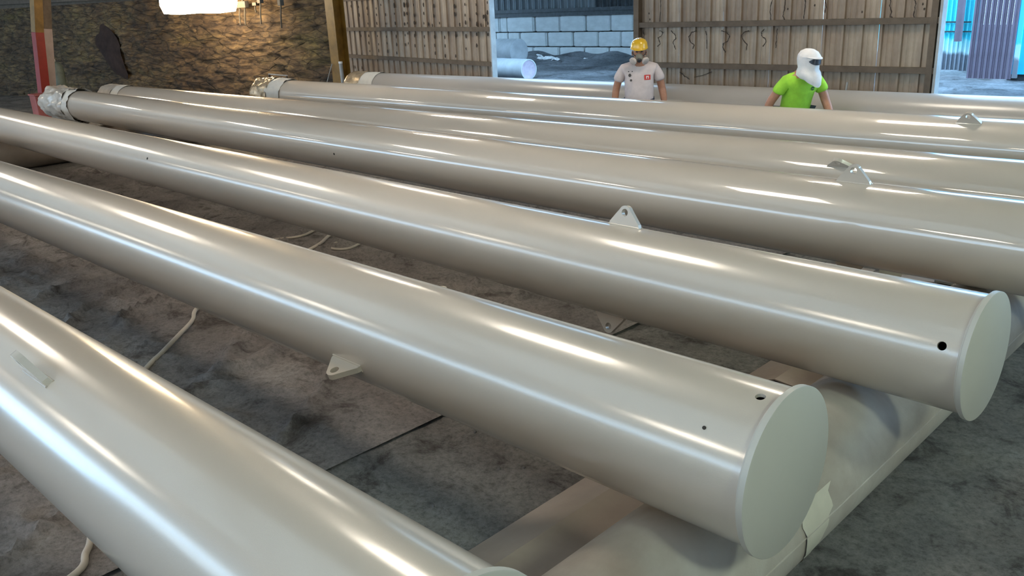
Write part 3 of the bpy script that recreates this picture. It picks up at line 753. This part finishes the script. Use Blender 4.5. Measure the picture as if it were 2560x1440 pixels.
pF, RF = make_pole('cream pole in front of the two workers, shiny film on its left tip', 1.0, 31.533, .0036, -3.0, -55.5, M['paint_far'], lugs=[(-9.55, 62, 1), (-9.55, -118, 1)])
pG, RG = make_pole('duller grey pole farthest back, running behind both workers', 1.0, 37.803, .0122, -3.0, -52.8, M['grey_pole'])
# small speck holes
for (pp, R, xl, e) in ((pC, RC, -32.8, 24), (pD, RD, -29.7, -8), (pB, RB, -4.86, 42)):
    th = PI-math.radians(e); rad = Vector((0, math.cos(th), math.sin(th)))
    xc0 = {'a': 0}; xloc = (xl*S-pp.location.x)
    p = Vector((xloc, 0, 0))+rad*R
    MB().tube([p-rad*.01, p+rad*.003], .006 if pp is pB else .012, 10).build('paint_chip', M['inside'], pp)
# tip wraps
def tip(pp, xw): return xw*S-pp.location.x
wrap_mesh(RD, tip(pD, -62.6), tip(pD, -68.3), .05, seed=3, neck=tip(pD, -64.6), m_=30).build('plastic_wrap', M['wrap'], pD, smooth=True, angle=180, label='bunched white plastic bag')
wrap_mesh(RD, tip(pD, -61.6), tip(pD, -62.9), .03, close=False, seed=4, m_=5).build('tape_band', M['tape'], pD, smooth=True, angle=180)
wrap_mesh(RE, tip(pE, -62.6), tip(pE, -65.5), .012, seed=8).build('plastic_wrap', M['wrap'], pE, smooth=True, angle=180)
wrap_mesh(RE, tip(pE, -61.4), tip(pE, -62.7), .006, close=False, seed=9, m_=5).build('tape_band', M['tape'], pE, smooth=True, angle=180)
wrap_mesh(RF, tip(pF, -53.6), tip(pF, -56.3), .03, seed=12).build('plastic_wrap', M['gold'], pF, smooth=True, angle=180, label='shiny bronze-silver film')
wrap_mesh(RF, tip(pF, -52.0), tip(pF, -53.8), .022, close=False, seed=14, m_=8).build('tape_band', M['tape'], pF, smooth=True, angle=180)
wrap_mesh(RG, tip(pG, -51.2), tip(pG, -53.4), .012, seed=15).build('plastic_wrap', M['gold'], pG, smooth=True, angle=180, label='bronze-tinted film')
wrap_mesh(RG, tip(pG, -49.7), tip(pG, -51.3), .006, close=False, seed=17, m_=6).build('tape_band', M['tape'], pG, smooth=True, angle=180, label='broad cream tape')

# ================================================================ SUPPORTS
def cross_pipe(label, xc, y0, y1, R_, m):
    o = empty('support_pipe', U(xc, y0, -FZ), label, 'pipe'); R = R_*S; n = 72; L = (y1-y0)*S; b = MB()
    ys_ = [L*i/24 for i in range(25)]
    b.v = [(math.cos(2*PI*k/n)*R, y, R+math.sin(2*PI*k/n)*R) for y in ys_ for k in range(n)]
    b.v += [(math.cos(2*PI*k/n)*(R-.012), y, R+math.sin(2*PI*k/n)*(R-.012)) for y in (L, 0) for k in range(n)]
    T = len(ys_)+2
    b.f = [[j*n+k, j*n+(k+1) % n, ((j+1) % T)*n+(k+1) % n, ((j+1) % T)*n+k] for j in range(T) for k in range(n)]
    b.build('pipe_shell', m, o, smooth=True, angle=50)
    return o, R
sp, RS = cross_pipe('wide oversprayed pipe lying crosswise under the plated pole ends', -5.60, -3, 40, .987, M['support'])
def on_supp(deg, y, r=0): a = math.radians(deg); return Vector((math.cos(a)*(RS+r), (y+3)*S, RS+math.sin(a)*(RS+r)))
MB().tube([on_supp(3, -3+i, .000) for i in range(43)], .004, 8).build('seam_bead', M['support'], sp, smooth=True)
# peeling cream film on its near side
b = MB(); na, nb = 16, 18
random.seed(31)
for i in range(na+1):
    a = -50+i*80/na; t = i/na; lo = 10.08+.45*(1-t)**2+.10*fbm(i*.9, 3)+random.uniform(-.03, .03); hi = 10.35+.75*t**.7+.14*fbm(i*.7, 8)+random.uniform(-.03, .03)
    for j in range(nb+1):
        y = lo+(hi-lo)*j/nb; b.v.append(tuple(on_supp(a, y, .002+(.006*random.random() if j == 0 else 0))))
b.f = [[i*(nb+1)+j, i*(nb+1)+j+1, (i+1)*(nb+1)+j+1, (i+1)*(nb+1)+j] for i in range(na) for j in range(nb)]
b.build('peeling_film', M['film'], sp, smooth=True, angle=180)
cross_pipe('brownish pipe lying crosswise under the poles at the far left', -58.4, -3, 27.5, .987, M['strip'])
cross_pipe('short crosswise pipe under the two rearmost pole tips', -47.0, 29.2, 40, .987, M['strip'])
# folded steel strips beside the support
def fold(y0, y1, label, dz=0):
    o = empty('folded_strip', U(-8.2, y0, -FZ), label, 'steel strip', 'folded strips beside the crosswise pipe'); L = (y1-y0)*S; t = .006
    pr = [(-.95, 0.0), (.07, .44), (1.55, .30)]
    top = [((x)*S, z*S+.008+dz) for x, z in pr]; bot = [(x, z-.008) for x, z in top]
    for nm, (i, j) in (('left_face', (0, 1)), ('right_face', (1, 2))):
        poly = [top[i], top[j], bot[j], bot[i]]
        b = MB(); b.v = [(x, y, z) for y in (0, L) for x, z in poly]
        b.f = [[0, 1, 2, 3], [7, 6, 5, 4], [0, 4, 5, 1], [1, 5, 6, 2], [2, 6, 7, 3], [3, 7, 4, 0]]; b.build(nm, M['strip'], o)
    return o
fold(-2.5, 13.3, 'long folded brown steel strip on the floor, nearest the camera beside the crosswise pipe')
fold(15.8, 24.0, 'folded brown steel strip with its open end showing between the second and third poles', .004)
for i, (x, y, a, l, lb) in enumerate(((-10.6, 24.9, .1, 1.5, 'brown timber offcut, farthest left of those behind the third pole'), (-9.3, 25.6, -.1, 1.1, 'pale timber offcut second from the left behind the third pole'), (-8.6, 25.1, .3, .9, 'short brown timber offcut turned askew behind the third pole'), (-7.8, 25.9, 0, 1.0, 'pale timber offcut nearest the third pole end plate, on the floor behind it'))):
    o = MB().box((0, 0, .03), (l*S, .11, .06)).build('timber_offcut', M['film'] if i % 2 else M['strip'], bevel=.004, label=lb, cat='timber block', group='timber offcuts between the poles')
    o.location = U(x, y, -FZ); o.rotation_euler = (0, 0, a)

# hoses on the floor
def spline(pts, n=10):
    pts = [Vector(p) for p in pts]; r = []
    P_ = [pts[0]]+pts+[pts[-1]]
    for i in range(1, len(P_)-2):
        for k in range(n):
            t = k/n; a, b_, c, d = P_[i-1], P_[i], P_[i+1], P_[i+2]
            r.append(.5*((2*b_)+(c-a)*t+(2*a-5*b_+4*c-d)*t*t+(3*b_-a-3*c+d)*t**3))
    return r+[pts[-1]]
def hose(label, pts, r=.016):
    q = [U(x, y, -FZ)+Vector((0, 0, r+max(0, hsheet(x, y)) if x < -14 else r-.004)) for x, y in pts]
    o = empty('hose', q[0], label, 'hose', 'pale hoses on the floor')
    MB().tube([p-q[0] for p in spline(q)], r, 10).build('hose_body', M['hose'], o, smooth=True)
hose('long pale hose crossing the floor under the two nearest poles', [(-29.6, 20.5), (-28.0, 17.86), (-27.1, 16.47), (-25.6, 13.2), (-23.95, 10.47), (-23.2, 9.8), (-22.28, 9.03), (-21.5, 8.1), (-20.95, 7.51), (-18.6, 5.6), (-16.0, 4.3), (-14.37, 3.65), (-13.96, 3.41), (-13.5, 3.05), (-13.1, 1.5), (-13.6, -1)])
hose('short pale hose length farthest left between the second and third poles', [(-30.5, 14.6), (-29.15, 16.5), (-29.0, 17.2), (-29.26, 17.93), (-29.8, 20)], .013)
hose('looped pale hose curling out between the second and third poles', [(-26.95, 17.35), (-26.75, 17.0), (-26.3, 16.75), (-25.9, 17.1), (-26.14, 17.88), (-26.5, 19.2)], .012)
# stones and grit
for i in range(26):
    x, y = random.uniform(-21, -9.6), random.uniform(5, 12.5)
    if x < -14: y = random.uniform(4.2, 6.5)
    s_ = random.uniform(.005, .012); b = MB(); bm = bmesh.new(); bmesh.ops.create_icosphere(bm, subdivisions=1, radius=s_)
    b.v = [tuple(v.co*random.uniform(.7, 1.2)) for v in bm.verts]; b.f = [[v.index for v in f.verts] for f in bm.faces]; bm.free()
    o = b.build('pebble', M['floor'] if i % 4 else M['tape'], label='small loose stone on the gritty floor', cat='stone', group='loose stones on the floor'); o.location = U(x, y, -FZ)+Vector((0, 0, s_*.4))

# ================================================================ LAMPS
def lamp(name, label, X, Y, h, sx, sy, m, grp, rz=0):
    o = empty(name, U(X, Y, h), label, 'lamp', grp, rz=rz)
    MB().box((0, 0, .025), (sx, sy, .05)).build('diffuser', m, o, bevel=.008)
    b = MB(); t = .7
    vs = [(-sx*.54, -sy*.56, .04), (sx*.54, -sy*.56, .04), (sx*.54, sy*.56, .04), (-sx*.54, sy*.56, .04), (-sx*.38, -sy*.36, .17), (sx*.38, -sy*.36, .17), (sx*.38, sy*.36, .17), (-sx*.38, sy*.36, .17)]
    b.add(vs, [[0, 1, 5, 4], [1, 2, 6, 5], [2, 3, 7, 6], [3, 0, 4, 7], [4, 5, 6, 7]]); b.build('hood', M['hood'], o)
    for s_ in (-1, 1): MB().tube([(s_*sx*.3, 0, .17), (s_*sx*.3, 0, (CZ-h)*S)], .008, 6).build('hanger', M['girt'], o)
    return o
for X, Y, h in ((-18.5, 12.5, 8.6), (-15.5, 32, 8.2), (-17, -12, 8), (-43.5, 32, 8), (-46.5, 8, 8), (-46, -14, 8), (-97, 11, 8), (-95, -14, 8), (-72, 8, 8), (-73, -14, 8)):
    lamp('bay_lamp', 'warm rectangular lamp hanging from the roof over the poles', X, Y, h, 1.1, .80, M['lamp'], 'roof lamps out of view above the poles')
for X, Y, h in ((14, 4, 9), (14, 24, 9)):  # unseen lamps, added to throw greenish light on the end plates
    lamp('bay_lamp', 'added greenish fill lamp, out of view beyond the plated pole ends', X, Y, h, 1.2, .6, M['green_fill'], 'added greenish fill lamps out of view on the right')
# the big low lamp in view
LX, LY = -76.0, 37.6
fl = empty('flood_lamp', U(LX, LY, 0), 'glaring warm white lamp hanging low before the crusted wall, upper left', 'lamp', rz=math.atan2(.711, .703)+0)
wl_, hl_ = 6.65*S, 2.6*S
poly = [(-wl_/2+.04, hl_), (-wl_/2, .22), (-wl_/2+.07, .03), (-wl_/4, 0), (0, .015), (wl_/4, -.01), (wl_/2-.07, .015), (wl_/2, .2), (wl_/2-.02, hl_)]
b = MB().prism(poly, -.10, .10, Matrix(((1, 0, 0, 0), (0, 0, 1, 0), (0, 1, 0, 0), (0, 0, 0, 1))))
o = b.build('glowing_panel', M['lamp_big'], fl, bevel=.0); fl.location = U(LX, LY, -.03)
MB().box((0, 0, hl_+.04), (wl_*1.05, .26, .08)).build('hood', M['hood'], fl, bevel=.01)
for s_ in (-1, 1): MB().tube([(s_*wl_*.35, 0, hl_+.06), (s_*wl_*.35, 0, CZ*S)], .012, 8).build('hanger', M['girt'], fl)

# ================================================================ PEOPLE
def skin_mesh(V, E, R, sub=2, root=0):
    me = bpy.data.meshes.new('tmp'); me.from_pydata(V, E, []); o = bpy.data.objects.new('tmp', me); sc.collection.objects.link(o)
    md = o.modifiers.new('s', 'SKIN'); md.use_smooth_shade = True; md.use_x_symmetry = False
    for i, r in enumerate(R):
        r = r if isinstance(r, tuple) else (r, r); me.skin_vertices[0].data[i].radius = r
        me.skin_vertices[0].data[i].use_root = (i == root)
    ms = o.modifiers.new('d', 'SUBSURF'); ms.levels = sub; ms.render_levels = sub
    dg = bpy.context.evaluated_depsgraph_get(); ev = o.evaluated_get(dg); out = bpy.data.meshes.new_from_object(ev)
    bpy.data.objects.remove(o); return out
def put(name, me, m, parent, label=None):
    me.materials.clear(); me.materials.append(m); me.shade_smooth(); o = bpy.data.objects.new(name, me); sc.collection.objects.link(o); o.parent = parent
    if label: o['label'] = label
    return o
def chain(V, E, R, start, pts):
    prev = start
    for p, r in pts:
        V.append(p); R.append(r); E.append((prev, len(V)-1)); prev = len(V)-1
    return prev
def hand(V_, wrist, elbow, side):
    """separate finger chains rooted in the palm"""
    w_ = Vector(wrist); d = (w_-Vector(elbow)).normalized(); out = []
    s_ = Vector((0, 1, 0)); s_ = (s_-d*s_.dot(d)).normalized()   # spread of the fingers front-back
    curl = d.cross(s_).normalized()*(-1 if side > 0 else 1)
    if curl.x*side > 0: curl = -curl
    palm = w_+d*.085
    lens = (.072, .082, .077, .060)
    for i, l in enumerate(lens):
        b0 = palm-s_*(.033-.022*i)
        out.append(([tuple(b0-d*.05), tuple(b0), tuple(b0+d*l*.5+curl*.008), tuple(b0+d*l*.85+curl*.03), tuple(b0+d*l+curl*.052)], [.011, .0095, .009, .0085, .0075]))
    t0 = w_+d*.03-s_*.028
    out.append(([tuple(t0), tuple(t0+d*.025-s_*.02+curl*.01), tuple(t0+d*.055-s_*.03+curl*.02), tuple(t0+d*.08-s_*.028+curl*.03)], [.012, .012, .010, .009]))
    return out, palm
def person(name_loc, rz, label, J, hands_m=None):
    o = empty('person', name_loc, label, 'person', rz=rz)
    # body, one continuous surface: pelvis root, torso, neck, head, arms, legs
    V = [J['pelvis']]; E = []; R = [(.155, .11)]
    c1 = chain(V, E, R, 0, [(J['waist'], (.145, .105)), (J['chest'], (.165, .115)), (J['upper'], (.12, .085))])
    nk = chain(V, E, R, c1, [(J['neck'], .058), (J['chin'], .062), (J['head'], (.078, .090)), (J['crown'], (.066, .078))])
    for s_ in ('l', 'r'):
        chain(V, E, R, c1, [(J['sh_'+s_], .066), (J['mid_'+s_], .052), (J['el_'+s_], .050), (J['fo_'+s_], .047), (J['wr_'+s_], .031), (J['pa_'+s_], (.040, .022))])
        chain(V, E, R, 0, [(J['hip_'+s_], .095), (J['th_'+s_], .085), (J['kn_'+s_], .062), (J['ca_'+s_], .060), (J['an_'+s_], .042), (J['fo2_'+s_], .045), (J['toe_'+s_], .035)])
    body = put('body', skin_mesh(V, E, R), M['skin'], o)
    for s_, sd in (('l', 1), ('r', -1)):
        fingers, palm = hand(None, J['wr_'+s_], J['fo_'+s_], sd)
        for k, (pts, rr) in enumerate(fingers):
            Ef = [(i, i+1) for i in range(len(pts)-1)]
            put('thumb' if k == 4 else 'finger', skin_mesh(pts, Ef, rr, 1), hands_m or M['skin'], o)
    return o, body
def shirt(o, J, m, belly=1.0, w_=1.0):
    V = [J['hem']]; E = []; R = [(.195*belly, .15*belly)]
    c1 = chain(V, E, R, 0, [(J['waist'], (.195*belly, .15*belly)), (J['chest'], (.195*w_, .140)), (J['upper'], (.125, .095))])
    chain(V, E, R, c1, [(J['collar'], .070)])
    for s_ in ('l', 'r'):
        chain(V, E, R, c1, [(tuple(Vector(J['sh_'+s_])-Vector((0, 0, .022))), .076), (J['mid_'+s_], .076), (J['cuff_'+s_], .072)])
    me = skin_mesh(V, E, R)
    sh_ = put('shirt', me, m, o)
    return sh_
def trousers(o, J):
    V = [tuple(Vector(J['pelvis'])+Vector((0, 0, .03)))]; E = []; R = [(.165, .125)]
    for s_ in ('l', 'r'):
        chain(V, E, R, 0, [(J['hip_'+s_], .108), (J['th_'+s_], .098), (J['kn_'+s_], .078), (J['ca_'+s_], .075), (tuple(Vector(J['an_'+s_])+Vector((0, 0, .03))), .070)])
    put('trousers', skin_mesh(V, E, R), M['jean'], o)
    for s_ in ('l', 'r'):
        V = [tuple(Vector(J['an_'+s_])+Vector((0, .01, .06))), tuple(Vector(J['an_'+s_])+Vector((0, .015, -.03))), J['fo2_'+s_], J['toe_'+s_]]
        put('boot', skin_mesh(V, [(0, 1), (1, 2), (2, 3)], [.055, .055, .052, .045]), M['boot'], o)
def legs(J, l_, r_):
    for s_, (kx, ky, ax_, ay) in (('l', l_), ('r', r_)):
        sd = 1 if s_ == 'l' else -1
        J['hip_'+s_] = (sd*.10, J['pelvis'][1], .86); J['th_'+s_] = (sd*.11, J['pelvis'][1]*.7+ky*.3, .70); J['kn_'+s_] = (sd*.115+kx, ky, .48); J['ca_'+s_] = (sd*.12+kx, ky*.6+ay*.4, .33)
        J['an_'+s_] = (sd*.125+ax_, ay, .10); J['fo2_'+s_] = (sd*.135+ax_, ay-.07, .052); J['toe_'+s_] = (sd*.14+ax_, ay-.17, .045)
# ---- first worker (faces the camera, looks down)
J = dict(pelvis=(0, .02, .90), hem=(0, -.02, .80), waist=(0, -.02, 1.02), chest=(0, -.01, 1.19), upper=(0, .0, 1.325), neck=(0, -.02, 1.42), collar=(0, -.015, 1.415), chin=(0, -.055, 1.455), head=(0, -.05, 1.52), crown=(0, -.045, 1.585))
legs(J, (0, -.03, 0, .02), (0, -.03, 0, -.06))
J.update(sh_l=(.185, .0, 1.335), mid_l=(.245, .0, 1.22), cuff_l=(.262, .0, 1.15), el_l=(.285, .03, 1.06), fo_l=(.305, -.01, .96), wr_l=(.315, -.06, .855), pa_l=(.315, -.085, .79))
J.update(sh_r=(-.185, .0, 1.335), mid_r=(-.245, .0, 1.22), cuff_r=(-.265, .0, 1.15), el_r=(-.29, .03, 1.06), fo_r=(-.30, -.01, .96), wr_r=(-.30, -.06, .855), pa_r=(-.30, -.085, .79))
P1 = at(1598, 100, 34.4)
w1, body1 = person(U(P1.x, 34.4, -FZ), math.radians(36.9), 'burly man in a stained white T-shirt, yellow hard hat and breathing mask, looking down', J, M['glove'])
sh1 = shirt(w1, J, M['tee'], 1.0, 1.02); trousers(w1, J)
def on_front(obj, x, z, y0=-1.0):
    ok, loc, nrm, i = obj.ray_cast(Vector((x, y0, z)), Vector((0, 1, 0))); return (loc, nrm) if ok else (Vector((x, -.13, z)), Vector((0, -1, 0)))
def patch(parent, surf, outline_fn, nx, nzz, x0, x1, z0, z1, m, name, off=.003):
    b = MB(); 
    for j in range(nzz+1):
        for i in range(nx+1):
            x = x0+(x1-x0)*i/nx; z = z0+(z1-z0)*j/nzz; l, n_ = on_front(surf, x, z); b.v.append(tuple(l+n_*off))
    b.f = [[j*(nx+1)+i, j*(nx+1)+i+1, (j+1)*(nx+1)+i+1, (j+1)*(nx+1)+i] for j in range(nzz) for i in range(nx) if outline_fn((i+.5)/nx, (j+.5)/nzz)]
    return b.build(name, m, parent, smooth=True, angle=180)
patch(w1, sh1, lambda a, c: True, 6, 5, .062, .138, 1.185, 1.245, M['logo'], 'shirt_logo')
def arch(a, c):   # the small white arch letter in the red square
    return (.25 < a < .75 and .2 < c < .78) and not (.42 < a < .60 and c < .58)
patch(w1, sh1, arch, 20, 20, .066, .134, 1.187, 1.243, M['logo_white'], 'logo_letter', .005)
for x, z, sx_, sz in ((-.115, 1.245, .018, .020), (-.10, 1.185, .014, .014), (-.13, 1.29, .008, .006), (-.085, 1.29, .008, .006)):
    patch(w1, sh1, lambda a, c: (a-.5)**2+(c-.5)**2 < .24, 8, 8, x-sx_, x+sx_, z-sz, z+sz, M['stain'], 'shirt_stain')
# hard hat: shell, brim, ridge
def revolve(prof, sx, sy, n=36, arc=None):
    b = MB(); b.v = [(r*math.cos(2*PI*k/n)*sx, r*math.sin(2*PI*k/n)*sy, z) for r, z in prof for k in range(n)]
    b.f = [[j*n+k, j*n+(k+1) % n, (j+1)*n+(k+1) % n, (j+1)*n+k] for j in range(len(prof)-1) for k in range(n)]; return b
hatf = empty('hard_hat', (0, -.045, 1.577)); hatf.parent = w1; hatf.rotation_euler = (math.radians(9), 0, 0); hatf.scale = (.92, .92, .80)
def sub(obj, par): obj.parent = par; return obj
revolve([(.112, -.012), (.118, -.006), (.114, .0), (.110, .03), (.104, .065), (.086, .100), (.055, .122), (.02, .131), (.0005, .132)], 1.0, 1.16).build('hat_shell', M['hat'], hatf, smooth=True, angle=60)
b = MB(); n = 24     # front peak
for r_ in (0, 1):
    for k in range(n+1):
        a = PI+PI*k/n; q = 1+r_*.20*max(0, math.sin(PI*k/n))**.7
        b.v.append((.115*math.cos(a)*(1+r_*.03), .115*1.16*math.sin(a)*q, -.004-.014*r_))
b.f = [[k, k+1, n+2+k, n+1+k] for k in range(n)]
o = b.build('hat_peak', M['hat'], hatf, smooth=True); md = o.modifiers.new('t', 'SOLIDIFY'); md.thickness = .004
for sx_ in (-.022, 0, .022):
    MB().tube([(sx_, -.118, .045), (sx_, -.09, .095), (sx_, -.04, .128), (sx_, .04, .130), (sx_, .09, .098)], [.003, .006, .007, .006, .003], 8).build('hat_ridge', M['hat'], hatf, smooth=True)
# face: nose, ears, eyes
def ell(c, r, n=12):
    b = MB(); bm = bmesh.new(); bmesh.ops.create_uvsphere(bm, u_segments=n*2, v_segments=n, radius=1)
    b.v = [(c[0]+v.co.x*r[0], c[1]+v.co.y*r[1], c[2]+v.co.z*r[2]) for v in bm.verts]; b.f = [[v.index for v in f.verts] for f in bm.faces]; bm.free(); return b
for s_ in (-1, 1):
    ell((s_*.083, -.035, 1.505), (.012, .020, .032)).build('ear', M['skin'], w1, smooth=True)
    ell((s_*.031, -.142, 1.525), (.014, .008, .008)).build('eye', M['strap'], w1, smooth=True)
ell((0, -.148, 1.50), (.014, .020, .024)).build('nose', M['skin'], w1, smooth=True)
# half-mask respirator
rs = empty('respirator', (0, -.135, 1.455)); rs.parent = w1; rs.rotation_euler = (math.radians(18), 0, 0)
b = ell((0, -.012, .005), (.046, .046, .055)); b.build('mask_body', M['rubber'], rs, smooth=True)
MB().tube([(0, -.05, -.01), (0, -.072, -.018)], [.026, .022], 20).build('valve_cover', M['strap'], rs, smooth=True)
for s_ in (-1, 1):
    d = Vector((s_*.62, -.72, -.32)).normalized(); c = Vector((s_*.062, -.030, -.018))
    MB().tube([c, c+d*.012, c+d*.034, c+d*.038], [.040, .047, .047, .042], 24).build('filter_cartridge', M['cart'], rs, smooth=True, angle=50)
    MB().tube([(s_*.02, -.03, .0), tuple(c)], .022, 12).build('filter_neck', M['rubber'], rs, smooth=True)
    MB().tube([(s_*.042, -.005, .02), (s_*.082, .05, .03), (s_*.088, .12, .03)], .005, 6).build('head_strap', M['strap'], rs, smooth=True)
MB().tube([(0.315+math.cos(2*PI*k/12)*.034, -.062+math.sin(2*PI*k/12)*.034, .862-.01*math.sin(2*PI*k/12)) for k in range(13)], .007, 6).build('wristband', M['strap'], w1, smooth=True)

# ---- second worker (hooded, leaning forward, striding to the right)
J = dict(pelvis=(0, .06, .88), hem=(0, .03, .80), waist=(0, .01, .99), chest=(0, -.055, 1.15), upper=(0, -.10, 1.265), neck=(0, -.145, 1.325), collar=(0, -.135, 1.315), chin=(0, -.195, 1.36), head=(0, -.19, 1.425), crown=(0, -.18, 1.49))
legs(J, (0, -.20, 0, -.22), (0, .10, 0, .32))
J.update(sh_l=(.175, -.09, 1.255), mid_l=(.225, -.12, 1.15), cuff_l=(.24, -.125, 1.10), el_l=(.27, -.15, 1.00), fo_l=(.275, -.21, .91), wr_l=(.27, -.27, .83), pa_l=(.268, -.31, .775))
J.update(sh_r=(-.175, -.07, 1.255), mid_r=(-.235, -.03, 1.15), cuff_r=(-.25, -.02, 1.10), el_r=(-.30, .04, 1.01), fo_r=(-.325, .05, .92), wr_r=(-.335, .03, .83), pa_r=(-.335, .01, .775))
P2 = at(1996, 150, 34.4)
w2, body2 = person(U(P2.x, 34.4, -FZ), math.radians(60), 'man in lime green T-shirt and white spray hood, leaning forward beside brown door panel', J)
sh2 = shirt(w2, J, M['lime'], .93, .98); trousers(w2, J)
patch(w2, sh2, lambda a, c: (a-.5)**2+(c-.5)**2 < .25 and not (.42 < c < .52 and a > .3), 8, 8, .055, .10, 1.135, 1.175, M['print'], 'shirt_print')
hd = empty('spray_hood', (0, -.19, 1.43)); hd.parent = w2; hd.rotation_euler = (math.radians(6), 0, math.radians(14))
prof = [(-.185, .060, .075, -.10), (-.165, .105, .115, -.06), (-.13, .125, .135, -.035), (-.09, .118, .125, -.02), (-.055, .104, .112, -.008), (-.02, .105, .118, .0), (.03, .112, .130, .0), (.075, .105, .124, .003), (.115, .078, .096, .006), (.138, .042, .052, .008), (.145, .001, .001, .008)]
b = MB(); n = 40
for z, rx, ry, oy in prof:
    for k in range(n):
        a = 2*PI*k/n; q = 1+.05*fbm(math.cos(a)*2.5, math.sin(a)*2.5, z*14, 3)+(.05*math.sin(5*a+z*30) if z < -.08 else 0)
        b.v.append((rx*math.cos(a)*q, ry*math.sin(a)*q+oy, z+(.05*(1 if math.sin(a) < 0 else .2)*math.sin(a) if z < -.15 else 0)))
b.f = [[j*n+k, j*n+(k+1) % n, (j+1)*n+(k+1) % n, (j+1)*n+k] for j in range(len(prof)-1) for k in range(n)]
b.build('hood_cloth', M['hood_cloth'], hd, smooth=True, angle=180)
b = MB(); na, nb = 18, 8       # visor window set in the front
for i in range(na+1):
    for j in range(nb+1):
        a = -PI/2+math.radians(-52+104*i/na); e = 1-abs(i/na*2-1)**3
        z = .026 + (.034)*e*(j/nb*2-1)
        b.v.append((.118*math.cos(a), .134*math.sin(a), z-.0))
b.f = [[i*(nb+1)+j, i*(nb+1)+j+1, (i+1)*(nb+1)+j+1, (i+1)*(nb+1)+j] for i in range(na) for j in range(nb)]
o = b.build('visor', M['visor'], hd, smooth=True, angle=180); md = o.modifiers.new('t', 'SOLIDIFY'); md.thickness = .004
b = MB(); n = 24               # cap peak over the visor
for r_ in (0, 1):
    for k in range(n+1):
        a = PI+PI*k/n; b.v.append((.112*math.cos(a), .128*math.sin(a)*(1+.22*r_*math.sin(PI*k/n)), .068-.010*r_*math.sin(PI*k/n)))
b.f = [[k, k+1, n+2+k, n+1+k] for k in range(n)]
o = b.build('hood_peak', M['hood_cloth'], hd, smooth=True); md = o.modifiers.new('t', 'SOLIDIFY'); md.thickness = .006
